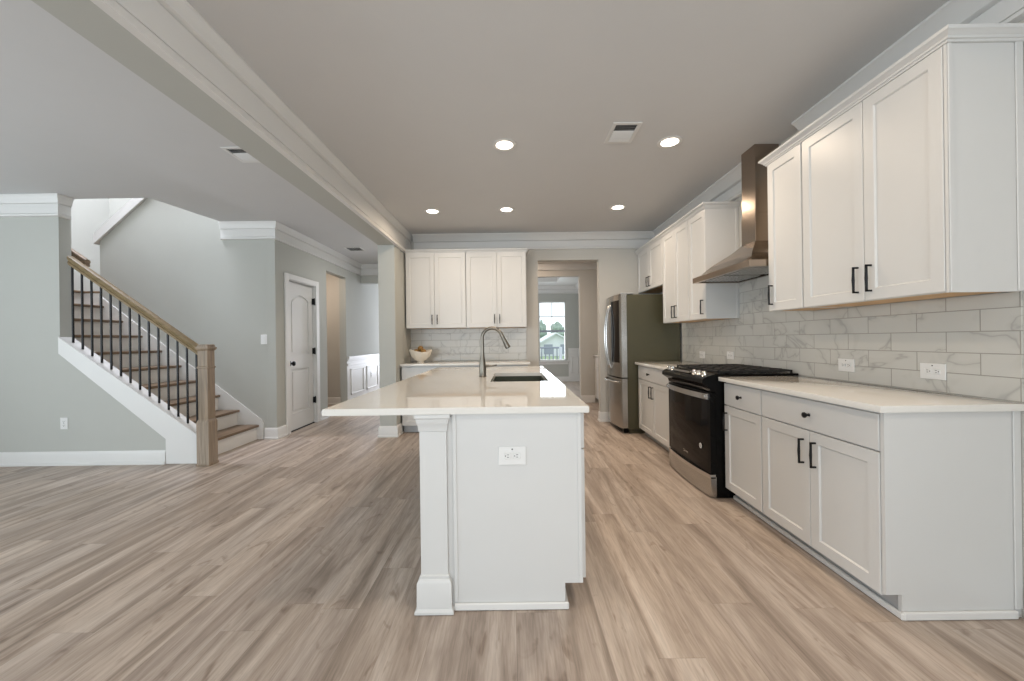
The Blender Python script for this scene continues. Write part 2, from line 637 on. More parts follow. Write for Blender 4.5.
box(bm, -1.48, .20, 7.40, 7.52, 0, H); box(bm, 1.283, XR + .12, 7.40, 7.52, 0, H); box(bm, .20, 1.283, 7.40, 7.52, 2.405, H)
struct('wall_passage', bm, 'wall_warm_lit', label='passage wall with an opening to the dining room')
bm = bmx(); box(bm, XR, XR + .12, YB + .12, 7.52, 0, H)
struct('wall_passage_right', bm, 'wall_warm_lit', label='right wall of the passage behind the kitchen')
bm = bmx()
WX0, WX1, WZ0, WZ1 = .755, 1.54, .60, 2.30
box(bm, -1.48, WX0, 11.2, 11.32, 0, 3.1); box(bm, WX1, 2.05, 11.2, 11.32, 0, 3.1)
box(bm, WX0, WX1, 11.2, 11.32, 0, WZ0); box(bm, WX0, WX1, 11.2, 11.32, WZ1, 3.1)
struct('wall_dining', bm, 'wall', label='dining room wall around the window')
bm = bmx(); box(bm, 1.92, 2.05, 7.52, 11.2, 0, 3.1)
struct('wall_dining_right', bm, 'wall', label='right wall of the dining room')
bm = bmx()
box(bm, -1.48, 1.92, 7.52, 8.3, H, 2.81); box(bm, -1.48, 1.92, 10.35, 11.2, H, 2.81)
box(bm, -1.48, -.7, 8.3, 10.35, H, 2.81); box(bm, 1.2, 1.92, 8.3, 10.35, H, 2.81)
box(bm, -1.48, 1.92, 7.52, 11.2, 3.03, 3.1)
box(bm, -.74, -.7, 8.3, 10.35, 2.81, 3.03); box(bm, 1.2, 1.24, 8.3, 10.35, 2.81, 3.03)
box(bm, -.7, 1.2, 8.26, 8.3, 2.81, 3.03); box(bm, -.7, 1.2, 10.35, 10.39, 2.81, 3.03)
struct('ceiling_dining', bm, 'trim', label='white tray ceiling of the dining room')

# rear and side walls behind the camera, with window openings
bm = bmx()
xs = [-6.7, -5.65, -3.55, -3.05, -.95, -.45, 1.65, XR]
for i in range(0, 8, 2):
    box(bm, xs[i], xs[i + 1], -4.1, -3.98, 0, H)
for i in range(1, 7, 2):
    box(bm, xs[i], xs[i + 1], -4.1, -3.98, 0, .25); box(bm, xs[i], xs[i + 1], -4.1, -3.98, 2.45, H)
struct('wall_rear', bm, 'wall', label='rear wall with three tall windows')
for k, i in enumerate((1, 3, 5)):
    bm = bmx()
    a, b = xs[i], xs[i + 1]
    for q in (a, (a + b) / 2 - .04, b - .08):
        box(bm, q, q + .08, -4.06, -4.0, .25, 2.45)
    box(bm, a, b, -4.06, -4.0, .25, .33); box(bm, a, b, -4.06, -4.0, 2.37, 2.45); box(bm, a, b, -4.06, -4.0, 1.32, 1.38)
    struct('window_%d' % (k + 2), bm, 'trim', label='tall white rear window')
bm = bmx()
box(bm, -6.7, -6.58, -4.0, -1.3, 0, H); box(bm, -6.7, -6.58, 2.1, YL, 0, H)
box(bm, -6.7, -6.58, -1.3, 2.1, 0, .25); box(bm, -6.7, -6.58, -1.3, 2.1, 2.45, H)
struct('wall_living', bm, 'wall', label='living room side wall with a window')

# crown mouldings (big built-up) -----------------------------------
CROWN = [(0, 0), (.125, 0), (.125, -.014), (.108, -.022), (.085, -.045), (.055, -.078), (.050, -.088), (.036, -.092), (.018, -.094), (.018, -.102), (.026, -.104), (.026, -.188), (.016, -.190), (.016, -.197), (.034, -.199), (.032, -.214), (.018, -.220), (0, -.222)]
CROWN_SLIM = [(0, 0), (.05, 0), (.05, -.012), (.042, -.022), (.036, -.05), (.026, -.085), (.010, -.087), (.010, -.094), (.018, -.096), (.018, -.186), (.010, -.188), (.010, -.194), (.024, -.196), (.022, -.212), (0, -.218)]
CROWN_FLAT = [(0, 0), (.052, 0), (.052, -.014), (.045, -.024), (.034, -.05), (.030, -.075), (.018, -.082), (.005, -.084), (.005, -.092), (.015, -.094), (.015, -.238), (.005, -.240), (.005, -.247), (.022, -.250), (.024, -.262), (.032, -.268), (.036, -.285), (.038, -.302), (0, -.3055)]
tn = [1]


def trim(path, prof, z, side, label, m='trim'):
    tn[0] += 1
    b = bmx()
    molding(b, path, prof, z, side)
    return struct('trim_%d' % tn[0], b, m, label=label)


E0 = .001
trim([(-1.485 + E0, -3.9), (-1.485 + E0, YB - .001)], CROWN_FLAT, H - E0, -1, 'tall crown moulding along the ceiling beam')
trim([(-1.42, YB - E0), (XR - E0, YB - E0), (XR - E0, 3.288)], CROWN, H - E0, -1, 'crown moulding over the back cabinets and range wall up to the hood')
trim([(XR - E0, 2.80), (XR - E0, -3.9)], CROWN, H - E0, -1, 'crown moulding over the near upper cabinets, ending before the hood')
trim([(-6.55, YL - E0), (-4.595 + E0, YL - E0), (-4.595 + E0, YL + .10)], CROWN_SLIM, H - E0, -1, 'crown moulding on the living room wall left of the stairs')
trim([(-3.66, YS - E0), (XH + E0, YS - E0), (XH + E0, 7.719), (-1.72, 7.719)], CROWN_SLIM, H - E0, -1, 'crown moulding over the switch wall and hall')
trim([(.0, 7.399), (XR - .01, 7.399)], CROWN, H - E0, -1, 'crown moulding in the passage behind the doorway')
trim([(-1.47, 11.199), (1.919, 11.199), (1.919, 7.53)], CROWN, H - E0, -1, 'crown moulding in the dining room')

BASE = [(0, 0), (.024, 0), (.024, .022), (.015, .026), (.015, .115), (.011, .128), (.006, .138), (0, .14)]
bmn = {'left': ([(-6.55, YL - E0), (-3.53, YL - E0)], -1), 'stair': ([(-3.14, YS - E0), (XH + E0, YS - E0), (XH + E0, 5.115)], -1),
       'hall': ([(XH + E0, 6.02), (XH + E0, 6.285)], -1), 'pillar': ([(-1.696, 5.6), (-1.696, 4.949), (-1.484, 4.949), (-1.484, 5.16)], -1),
       'back': ([(1.274 - .001, YB + .1), (1.274 - .001, YB - E0), (1.45, YB - E0)], -1), 'passage': ([(1.285, 7.399), (1.55, 7.399)], -1),
       'right': ([(XR - E0, 1.62), (XR - E0, -3.9)], -1), 'dining': ([(-1.4, 11.199), (1.919, 11.199)], -1),
       'side_hall': ([(-4.64, 7.599), (-3.12, 7.599)], -1)}
for k, (path, sd) in bmn.items():
    b = bmx()
    molding(b, path, BASE, E0, sd)
    struct('baseboard_' + k, b, 'trim', label='white baseboard, ' + k.replace('_', ' ') + ' wall')


# wainscot in foyer and dining room
def wainscot(name, fr, u0, u1, panels, zc, label):
    b = bmx()

    def bx(a0, a1, z0, z1, t0, t1):
        if fr == 'hall':
            box(b, XH + t0, XH + t1, a0, a1, z0, z1, .003)
        else:
            box(b, a0, a1, 11.2 - t1, 11.2 - t0, z0, z1, .003)
    bx(u0, u1, 0.005, zc - .03, .001, .006)
    bx(u0, u1, zc - .035, zc + .02, .001, .045)
    bx(u0, u1, zc - .15, zc - .11, .004, .022)
    bx(u0, u1, zc - .035 - .03, zc - .035, .001, .025)
    bx(u0, u1, .005, .14, .004, .02)
    for a0, a1 in panels:
        for q0, q1, r0, r1 in ((a0, a1, .24, .27), (a0, a1, zc - .24, zc - .21), (a0, a0 + .03, .24, zc - .21), (a1 - .03, a1, .24, zc - .21)):
            bx(q0, q1, r0, r1, .004, .018)
    return struct(name, b, 'trim', label=label)


wainscot('trim_11', 'hall', 7.03, 10.9, [(7.17, 7.80), (7.95, 8.62), (8.77, 9.5), (9.65, 10.5)], .93, 'white panelled wainscot with chair rail along the foyer wall')
wainscot('trim_12', 'dining', 1.60, 1.915, [(1.68, 1.88)], .93, 'white panelled wainscot right of the dining room window')

# hall door (door_1)
door = thing('door_1', 'white two panel interior door with arched upper panel and black knob', 'door', (XH, 5.56, 0))
door['kind'] = 'structure'
SX = XH - .035   # slab front face
y0, y1, z0, z1 = 5.215, 5.905, .012, 2.05
b = bmx()
box(b, SX - .036, SX - .013, y0, y1, z0, z1)
st = .115
box(b, SX - .0135, SX, y0, y0 + st, z0, z1); box(b, SX - .0135, SX, y1 - st, y1, z0, z1)
box(b, SX - .0135, SX, y0 + st, y1 - st, z0, .235); box(b, SX - .0135, SX, y0 + st, y1 - st, .85, 1.045)
arch = [(y0 + st, z1), (y0 + st, 1.80)]
n = 12
for i in range(n + 1):
    t = i / n
    arch.append((y0 + st + (y1 - y0 - 2 * st) * t, 1.80 + .085 * (1 - (2 * t - 1) ** 2) ** .8))
arch += [(y1 - st, 1.80), (y1 - st, z1)]
arch2 = []
for p in arch:
    if not arch2 or (abs(p[0] - arch2[-1][0]) + abs(p[1] - arch2[-1][1])) > 1e-5:
        arch2.append(p)
prism(b, arch2, SX - .0135, SX, 'x')
# raised fields
box(b, SX - .0135, SX - .004, y0 + st + .035, y1 - st - .035, .275, .81, .004)
fld = [(y0 + st + .035, 1.085), (y1 - st - .035, 1.085)]
for i in range(n + 1):
    t = 1 - i / n
    fld.append((y0 + st + .035 + (y1 - y0 - 2 * st - .07) * t, 1.765 + .085 * (1 - (2 * t - 1) ** 2) ** .8))
prism(b, fld, SX - .0135, SX - .004, 'x')
slab = obj('door_panel', b, 'trim', door)
b = bmx()
box(b, XH + .001, XH + .022, 5.118, 5.205, 0.002, 2.14, .004); box(b, XH + .001, XH + .022, 5.917, 6.005, 0.002, 2.14, .004)
box(b, XH + .001, XH + .0215, 5.206, 5.916, 2.062, 2.139, .004)
box(b, XH - .118, XH + .001, 5.191, 5.209, .002, 2.074); box(b, XH - .118, XH + .001, 5.911, 5.929, .002, 2.074); box(b, XH - .118, XH + .001, 5.2095, 5.9105, 2.055, 2.074)
obj('casing', b, 'trim', door)
b = bmx()
lathe(b, [(.0, 0), (.036, 0), (.036, .008), (.014, .012), (.012, .034), (.024, .040), (.034, .054), (.031, .068), (.017, .077), (0, .078)], (SX, 5.285, .93), (1, 0, 0), 20)
obj('door_knob', b, 'black', door, label='black round door knob')
for hz in (.35, 1.085, 1.83):
    b = bmx()
    box(b, SX - .002, SX + .036, 5.888, 5.922, hz - .045, hz + .045, .003)
    tube(b, [(SX + .03, 5.909, hz - .052), (SX + .03, 5.909, hz + .052)], .007, 8)
    obj('hinge', b, 'black', door, label='black door hinge')
b = bmx(); box(b, XH - .08, XH - .02, 5.21, 5.91, .001, .011)
obj('threshold', b, 'dark', door)

# dining room window (window_1)
win = thing('window_1', 'white double hung window in the dining room seen through the doorway', 'window', ((WX0 + WX1) / 2, 11.26, WZ0))
win['kind'] = 'structure'
b = bmx()
for (a0, a1, c0, c1) in ((WX0, WX0 + .035, WZ0, WZ1), (WX1 - .035, WX1, WZ0, WZ1), (WX0, WX1, WZ0, WZ0 + .035), (WX0, WX1, WZ1 - .035, WZ1)):
    box(b, a0, a1, 11.215, 11.315, c0, c1, .004)
obj('window_frame', b, 'trim', win)
zm = 1.45
b = bmx()
box(b, WX0 + .035, WX1 - .035, 11.27, 11.30, zm - .03, zm + .03, .003)
obj('meeting_rail', b, 'porch', win)
b = bmx()
xm = (WX0 + WX1) / 2
box(b, xm - .011, xm + .011, 11.275, 11.29, zm, WZ1 - .03); box(b, WX0 + .03, WX1 - .03, 11.275, 11.29, 1.86, 1.882)
obj('muntin', b, 'trim', win)
b = bmx(); box(b, WX0 + .03, WX1 - .03, 11.28, 11.285, WZ0 + .03, WZ1 - .03)
obj('pane', b, 'glass', win)
b = bmx()
box(b, WX0 - .07, WX1 + .07, 11.14, 11.21, WZ0 - .035, WZ0, .006); box(b, WX0 - .05, WX1 + .05, 11.178, 11.198, WZ0 - .11, WZ0 - .035, .004)
obj('window_sill', b, 'trim', win)

# ------------------------------------------------------------------ cabinets


def fmap(kind, base):
    """u along the front, v up, w outward"""
    if kind == '-x':
        return lambda u, v, w: (base - w, u, v)
    if kind == '+x':
        return lambda u, v, w: (base + w, u, v)
    if kind == '-y':
        return lambda u, v, w: (u, base - w, v)


def mbox(b, f, u0, u1, v0, v1, w0, w1, bev=0):
    p, q = f(u0, v0, w0), f(u1, v1, w1)
    lo = [min(a, c) for a, c in zip(p, q)]
    hi = [max(a, c) for a, c in zip(p, q)]
    box(b, lo[0], hi[0], lo[1], hi[1], lo[2], hi[2], bev)


def shaker(f, u0, u1, v0, v1, t=.02, fw=.057, rec=.008):
    b = bmx()
    c = .002
    loops = [(0, 0), (0, t - c), (c, t), (fw, t), (fw + .006, t - rec)]
    rings = []
    for ins, w in loops:
        rings.append([b.verts.new(f(u, v, w)) for u, v in ((u0 + ins, v0 + ins), (u1 - ins, v0 + ins), (u1 - ins, v1 - ins), (u0 + ins, v1 - ins))])
    for r0, r1 in zip(rings, rings[1:]):
        for j in range(4):
            b.faces.new((r0[j], r0[(j + 1) % 4], r1[(j + 1) % 4], r1[j]))
    b.faces.new(rings[0])
    b.faces.new(rings[-1])
    return b


def slabfront(f, u0, u1, v0, v1, t=.02):
    b = bmx()
    mbox(b, f, u0, u1, v0, v1, 0, t, .002)
    return b


def pull(f, u, v0, v1, w0=.02, proj=.026, horiz=False):
    b = bmx()
    r = .0045
    L_ = (v1 - v0) / 2
    m_ = (v0 + v1) / 2
    pts = [(v0, w0), (v0, w0 + proj), (v1, w0 + proj), (v1, w0)]
    mbox(b, f, u - r, u + r, v0, v0 + 2 * r, w0, w0 + proj + r, .001)
    mbox(b, f, u - r, u + r, v1 - 2 * r, v1, w0, w0 + proj + r, .001)
    mbox(b, f, u - r, u + r, v0, v1, w0 + proj - r, w0 + proj + r, .001)
    # waist swelling of the bar
    tube(b, [f(u, v0 + .01, w0 + proj), f(u, m_, w0 + proj + .001), f(u, v1 - .01, w0 + proj)], r, 8, radii=[.0045, .0072, .0045])
    return b


def knob(f, u, v, w0=.02):
    b = bmx()
    c = Vector(f(u, v, w0))
    ax = Vector(f(u, v, 1)) - Vector(f(u, v, 0))
    lathe(b, [(0, 0), (.009, 0), (.006, .004), (.006, .013), (.012, .018), (.0155, .024), (.0145, .030), (.008, .033), (0, .034)], c, ax, 18)
    return b


def add_door(root, f, u0, u1, v0, v1, hu, hv0, hv1, m='cab'):
    d = obj('door', shaker(f, u0, u1, v0, v1), m, root)
    obj('handle', pull(f, hu, hv0, hv1), 'black', d, label='black bar pull')
    return d


def add_drawer(root, f, u0, u1, v0, v1, ku=None, m='cab'):
    d = obj('drawer', slabfront(f, u0, u1, v0, v1), m, root)
    obj('knob', knob(f, (u0 + u1) / 2 if ku is None else ku, (v0 + v1) / 2), 'black', d, label='small round black knob')
    return d


FX = 1.59   # base carcass front (doors stand 20 mm proud)
BXK = XR - .012
fR = fmap('-x', FX)


def base_carcass_right(root, ya, yb):
    b = bmx()
    prism(b, [(FX, .10), (FX, .883), (BXK, .883), (BXK, .004), (1.66, .004), (1.66, .10)], ya, yb, 'y')
    obj('body', b, 'cab', root)
    b = bmx()
    box(b, 1.645, 1.659, ya + .002, yb - .002, .004, .098)
    obj('toe_kick', b, 'kick', root)


c1 = thing('base_cabinet', 'white two door base cabinet with one wide drawer, nearest the camera on the right', 'cabinet', (1.87, 2.06, 0), 'base cabinets on the range wall')
base_carcass_right(c1, 1.675, 2.472)
b = bmx()
prism(b, [(1.573, .105), (1.573, .883), (XR - .002, .883), (XR - .002, .003), (1.640, .003), (1.640, .105)], 1.657, 1.674, 'y')
box(b, 2.115, XR - .003, 1.650, 1.6565, .04, .882, .002)
obj('end_panel', b, 'cab', c1)
b = bmx()
box(b, 1.636, XR - .03, 1.643, 1.657, .002, .036, .004); box(b, 1.628, 1.644, 1.645, 2.472, .002, .03, .004)
obj('shoe_moulding', b, 'trim', c1)
add_door(c1, fR, 1.678, 2.070, .092, .704, 2.030, .522, .656)
add_door(c1, fR, 2.074, 2.468, .092, .704, 2.114, .522, .656)
add_drawer(c1, fR, 1.678, 2.468, .711, .870)

c2 = thing('base_cabinet', 'narrow white base cabinet with one door and a drawer, right beside the range', 'cabinet', (1.87, 2.69, 0), 'base cabinets on the range wall')
base_carcass_right(c2, 2.474, 2.908)
add_door(c2, fR, 2.479, 2.902, .092, .704, 2.868, .522, .656)
add_drawer(c2, fR, 2.479, 2.902, .711, .870)
b = bmx(); box(b, 1.628, 1.644, 2.474, 2.906, .002, .03, .004)
obj('shoe_moulding', b, 'trim', c2)

c3 = thing('base_cabinet', 'white two door base cabinet between the range and the refrigerator', 'cabinet', (1.87, 4.3, 0), 'base cabinets on the range wall')
base_carcass_right(c3, 3.725, 4.89)
add_door(c3, fR, 3.93, 4.408, .092, .704, 4.372, .522, .656)
add_door(c3, fR, 4.412, 4.885, .092, .704, 4.450, .522, .656)
add_drawer(c3, fR, 3.93, 4.885, .711, .870, 4.50)
b = bmx(); mbox(b, fR, 3.727, 3.926, .092, .870, 0, .02, .002)
obj('filler_strip', b, 'cab', c3)


def counter(name, label, x0, x1, ya, yb):
    b = bmx(); box(b, x0, x1, ya, yb, .884, .914, .003, 2)
    o = obj(name, b, 'quartz')
    recenter(o, ((x0 + x1) / 2, (ya + yb) / 2, .884))
    return tag(o, label, 'countertop')


counter('countertop', 'polished white quartz countertop right of the range', 1.533, XR - .011, 1.628, 2.913)
counter('countertop', 'short white quartz countertop between the range and the refrigerator', 1.533, XR - .011, 3.712, 4.905)

# tile backsplashes
b = bmx(); box(b, XR - .010, XR - .001, 1.64, 4.92, .9145, 1.386); box(b, XR - .010, XR - .001, 2.79, 3.67, 1.386, 1.82)
tag(obj('backsplash', b, 'tile_right'), 'grey veined marble tile backsplash behind the range', 'backsplash')
b = bmx(); box(b, -1.484, .20, YB - .010, YB - .001, .9145, 1.386)
tag(obj('backsplash', b, 'tile_back'), 'grey veined marble tile backsplash on the back wall behind the bowl', 'backsplash')

# upper cabinets
UX = 1.85
UZ0, UZ1 = 1.388, 2.432
fU = fmap('-x', UX)
CORN = [(0, -.006), (.010, -.006), (.012, .003), (.018, .005), (.020, .014), (.026, .017), (.032, .026), (.038, .029), (.040, .033), (.040, .043), (0, .043)]


def upper_body(root, ya, yb, z0=UZ0, z1=UZ1):
    b = bmx()
    box(b, UX, BXK, ya, yb, z0 + .018, z1, .001)
    box(b, UX, UX + .018, ya, yb, z0, z0 + .019); box(b, UX + .018, BXK, ya, ya + .016, z0, z0 + .019); box(b, UX + .018, BXK, yb - .016, yb, z0, z0 + .019)
    obj('body', b, 'cab', root)
    b = bmx(); box(b, UX + .019, BXK - .001, ya + .017, yb - .017, z0 + .002, z0 + .0175)
    obj('bottom_panel', b, 'birch', root, label='bare birch wood underside')


def cornice(root, path):
    b = bmx()
    molding(b, path, CORN, UZ1 + .0005, -1)
    obj('cornice', b, 'cab', root)


u1 = thing('wall_cabinet', 'white upper cabinet with two tall doors at the near end, right of the hood', 'cabinet', (2.0, 2.06, UZ0), 'upper cabinets on the range wall')
upper_body(u1, 1.645, 2.452)
b = bmx()
box(b, 1.832, XR - .002, 1.632, 1.6445, UZ0 - .003, UZ1); box(b, 2.115, XR - .003, 1.626, 1.6315, UZ0 - .002, UZ1 - .001, .002); box(b, 1.833, 1.85, 1.627, 1.6315, UZ0 - .002, UZ1 - .001, .002)
obj('end_panel', b, 'cab', u1)
add_door(u1, fU, 1.648, 2.022, UZ0 + .002, UZ1 - .006, 1.984, 1.432, 1.570)
add_door(u1, fU, 2.026, 2.448, UZ0 + .002, UZ1 - .006, 2.060, 1.432, 1.570)
cornice(u1, [(1.836, 2.452), (1.836, 1.632), (XR - .002, 1.632)])
u2 = thing('wall_cabinet', 'narrow white upper cabinet with a single door just right of the hood', 'cabinet', (2.0, 2.61, UZ0), 'upper cabinets on the range wall')
upper_body(u2, 2.454, 2.782)
add_door(u2, fU, 2.458, 2.778, UZ0 + .002, UZ1 - .006, 2.738, 1.432, 1.570)
cornice(u2, [(XR - .002, 2.783), (1.836, 2.783), (1.836, 2.453)])
u3 = thing('wall_cabinet', 'narrow white upper cabinet with a single door just left of the hood', 'cabinet', (2.0, 3.86, UZ0), 'upper cabinets on the range wall')
upper_body(u3, 3.692, 4.036)
b = bmx()
box(b, 1.832, XR - .002, 3.680, 3.6915, UZ0 - .002, UZ1); box(b, 2.115, XR - .003, 3.674, 3.6795, UZ0 - .001, UZ1 - .001, .002)
obj('end_panel', b, 'cab', u3)
add_door(u3, fU, 3.694, 4.032, UZ0 + .002, UZ1 - .006, 3.735, 1.432, 1.570)
cornice(u3, [(1.836, 4.037), (1.836, 3.680), (XR - .002, 3.680)])
u4 = thing('wall_cabinet', 'white two door upper cabinet between the hood and the refrigerator', 'cabinet', (2.0, 4.39, UZ0), 'upper cabinets on the range wall')
upper_body(u4, 4.038, 4.734)
add_door(u4, fU, 4.042, 4.378, UZ0 + .002, UZ1 - .006, 4.340, 1.432, 1.570)
add_door(u4, fU, 4.382, 4.730, UZ0 + .002, UZ1 - .006, 4.420, 1.432, 1.570)
cornice(u4, [(1.836, 4.735), (1.836, 4.038)])
u5 = thing('wall_cabinet', 'short white two door cabinet above the refrigerator', 'cabinet', (2.0, 5.2, 1.86), 'upper cabinets on the range wall')
upper_body(u5, 4.736, 5.69, 1.86)
add_door(u5, fU, 4.740, 5.196, 1.863, UZ1 - .006, 5.158, 1.90, 2.03)
add_door(u5, fU, 5.200, 5.660, 1.863, UZ1 - .006, 5.238, 1.90, 2.03)
cornice(u5, [(1.836, 5.69), (1.836, 4.736)])

# back wall cabinets
BY = 5.39
fB = fmap('-y', BY)
fBB = fmap('-y', 5.13)
for i, (xa, xb, xm_, lab, lab2) in enumerate(((-1.463, -.634, -1.065, 'white two door upper cabinet over the fruit bowl, beside the pillar', 'white base cabinet under the fruit bowl'),
                                             (-.632, .200, -.206, 'white two door upper cabinet behind the faucet, beside the doorway', 'white base cabinet on the back wall beside the doorway'))):
    t = thing('wall_cabinet', lab, 'cabinet', ((xa + xb) / 2, 5.54, UZ0), 'upper cabinets on the back wall')
    b = bmx()
    box(b, xa, xb, BY, YB - .012, UZ0 + .018, 2.424, .001); box(b, xa, xb, BY, BY + .018, UZ0, UZ0 + .019); box(b, xa, xa + .016, BY + .018, YB - .012, UZ0, UZ0 + .019); box(b, xb - .016, xb, BY + .018, YB - .012, UZ0, UZ0 + .019)
    obj('body', b, 'cab', t)
    b = bmx(); box(b, xa + .017, xb - .017, BY + .019, YB - .013, UZ0 + .002, UZ0 + .0175)
    obj('bottom_panel', b, 'birch', t, label='bare birch wood underside')
    add_door(t, fB, xa + .004, xm_ - .002, UZ0 + .002, 2.418, xm_ - .035, 1.44, 1.57)
    add_door(t, fB, xm_ + .002, xb - .004, UZ0 + .002, 2.418, xm_ + .035, 1.44, 1.57)
    b = bmx()
    path = [(xa, BY - .004), (xb, BY - .004)] if i == 0 else [(xa, BY - .004), (xb, BY - .004), (xb, YB - .002)]
    molding(b, path, CORN, 2.4245, -1)
    obj('cornice', b, 'cab', t)
    t = thing('base_cabinet', lab2, 'cabinet', ((xa + xb) / 2, 5.4, 0), 'base cabinets on the back wall')
    b = bmx()
    prism(b, [(5.13, .10), (5.13, .883), (YB - .002, .883), (YB - .002, .004), (5.20, .004), (5.20, .10)], xa, xb, 'x')
    obj('body', b, 'cab', t)
    b = bmx(); box(b, xa + .002, xb - .002, 5.186, 5.199, .004, .098)
    obj('toe_kick', b, 'kick', t)
    add_door(t, fBB, xa + .004, xm_ - .002, .104, .704, xm_ - .035, .522, .656)
    add_door(t, fBB, xm_ + .002, xb - .004, .104, .704, xm_ + .035, .522, .656)
    add_drawer(t, fBB, xa + .004, xb - .004, .711, .870)
counter('countertop', 'white quartz countertop on the back wall under the bowl', -1.474, .228, 5.085, YB - .0105)

# ------------------------------------------------------------------ island
isl = thing('kitchen_island', 'white kitchen island with square corner post, standing in the middle', 'kitchen island', (-.05, 3.0, 0))
IX0, IX1 = -.285, .302
b = bmx()
prism(b, [(IX0, .004), (.20, .004), (.20, .11), (IX1, .11), (IX1, .883), (.280, .883), (.280, .66), (-.18, .66), (-.18, .883), (IX0, .883)], 2.70, 3.62, 'y')
prism(b, [(IX0, .004), (.20, .004), (.20, .11), (IX1, .11), (IX1, .883), (IX0, .883)], 1.771, 2.70, 'y')
prism(b, [(IX0, .004), (.20, .004), (.20, .11), (IX1, .11), (IX1, .883), (IX0, .883)], 3.62, 4.31, 'y')
obj('body', b, 'cab', isl)
b = bmx(); box(b, -.40, IX0 - .001, 1.87, 4.31, .004, .883)
obj('back_panel', b, 'cab', isl)
b = bmx()
prism(b, [(-.276, .003), (.222, .003), (.222, .115), (IX1, .115), (IX1, .883), (-.276, .883)], 1.753, 1.770, 'y')
box(b, -.276, -.258, 1.747, 1.754, .04, .883, .002); box(b, -.3015, -.2765, 1.760, 1.770, .004, .883); box(b, .284, .3025, 1.749, 1.754, .117, .883, .001)
obj('end_panel', b, 'cab', isl)
b = bmx()
box(b, -.276, .237, 1.741, 1.7525, .002, .034, .004)
box(b, .2225, .236, 1.7525, 4.30, .002, .03, .004)
obj('shoe_moulding', b, 'trim', isl)
b = bmx(); box(b, .2012, .214, 1.772, 4.31, .004, .108)
obj('toe_kick', b, 'kick', isl)
post_c = (-.362, 1.803)


def sq(b, prof, c):
    rings = []
    for h_, z_ in prof:
        rings.append([b.verts.new((c[0] + sx * h_, c[1] + sy * h_, z_)) for sx, sy in ((-1, -1), (1, -1), (1, 1), (-1, 1))])
    for a, q in zip(rings, rings[1:]):
        for j in range(4):
            b.faces.new((a[j], a[(j + 1) % 4], q[(j + 1) % 4], q[j]))
    b.faces.new(rings[0]); b.faces.new(rings[-1])
    return b


b = bmx(); sq(b, [(.060, .15), (.060, .82)], post_c)
post = obj('post', b, 'cab', isl)
b = bmx(); sq(b, [(.0605, .805), (.064, .807), (.066, .838), (.071, .845), (.073, .862), (.079, .868), (.079, .883), (.03, .883)], post_c)
obj('capital', b, 'cab', post)
b = bmx(); sq(b, [(.086, .003), (.086, .014), (.078, .024), (.0765, .135), (.070, .146), (.066, .150), (.066, .162), (.0605, .166)], post_c)
obj('plinth', b, 'cab', post)
fI = fmap('+x', IX1)
yy = [1.785, 2.22, 2.655, 3.09, 3.525, 3.96, 4.305]
for i in range(6):
    a, q = yy[i] + .002, yy[i + 1] - .002
    hu = q - .035 if i % 2 == 0 else a + .035
    add_door(isl, fI, a, q, .118, .704, hu, .522, .656)
    if i not in (2, 3):
        add_drawer(isl, fI, a, q, .711, .870)
    else:
        obj('false_front', slabfront(fI, a, q, .711, .870), 'cab', isl)
b = bmx()
KX0, KX1, KY0, KY1 = -.163, .258, 2.785, 3.52
X0, X1, Y0, Y1 = -.848, .335, 1.722, 4.36
zs0, zs1 = .884, .914
out = [(X0, Y0), (X1, Y0), (X1, Y1), (X0, Y1)]
inn = [(KX0, KY0), (KX1, KY0), (KX1, KY1), (KX0, KY1)]
V = {}
for nm, L_ in (('o', out), ('i', inn)):
    for k_, z_ in (('b', zs0), ('t', zs1)):
        V[nm + k_] = [b.verts.new((x, y, z_)) for x, y in L_]
for j in range(4):
    k2 = (j + 1) % 4
    b.faces.new((V['ot'][j], V['ot'][k2], V['it'][k2], V['it'][j]))
    b.faces.new((V['ob'][j], V['ib'][j], V['ib'][k2], V['ob'][k2]))
    b.faces.new((V['ob'][j], V['ob'][k2], V['ot'][k2], V['ot'][j]))
    b.faces.new((V['ib'][j], V['it'][j], V['it'][k2], V['ib'][k2]))
be = [e for e in b.edges if all(abs(v.co.x - X0) < 1e-6 or abs(v.co.x - X1) < 1e-6 or abs(v.co.y - Y0) < 1e-6 or abs(v.co.y - Y1) < 1e-6 for v in e.verts)]
bmesh.ops.bevel(b, geom=be, offset=.003, segments=2, affect='EDGES')
o = obj('island_countertop', b, 'quartz'); recenter(o, (-.26, 3.04, .884))
tag(o, 'large polished white quartz island countertop with a sink cut into it', 'countertop')

# sink
sk = thing('sink', 'dark stainless undermount sink set into the island countertop', 'sink', ((KX0 + KX1) / 2, (KY0 + KY1) / 2, .67))
b = bmx()
e = .006
T = .8835
loops = [((KX0 - .015, KX1 + .015, KY0 - .015, KY1 + .015), T), ((KX0 + e, KX1 - e, KY0 + e, KY1 - e), T), ((KX0 + .02, KX1 - .02, KY0 + .02, KY1 - .02), .70), ((KX0 + .05, KX1 - .05, KY0 + .05, KY1 - .05), .68)]
rings = []
for (xa, xb, ya, yb), z_ in loops:
    rings.append([b.verts.new(p) for p in ((xa, ya, z_), (xb, ya, z_), (xb, yb, z_), (xa, yb, z_))])
for a, q in zip(rings, rings[1:]):
    for j in range(4):
        b.faces.new((a[j], a[(j + 1) % 4], q[(j + 1) % 4], q[j]))
b.faces.new(rings[-1])
obj('basin', b, 'sink', sk)
b = bmx(); lathe(b, [(.0, .004), (.02, .004), (.024, .007), (.045, .007), (.052, .001)], ((KX0 + KX1) / 2, 3.15, .68), (0, 0, 1), 24)
obj('drain', b, 'chrome', sk)

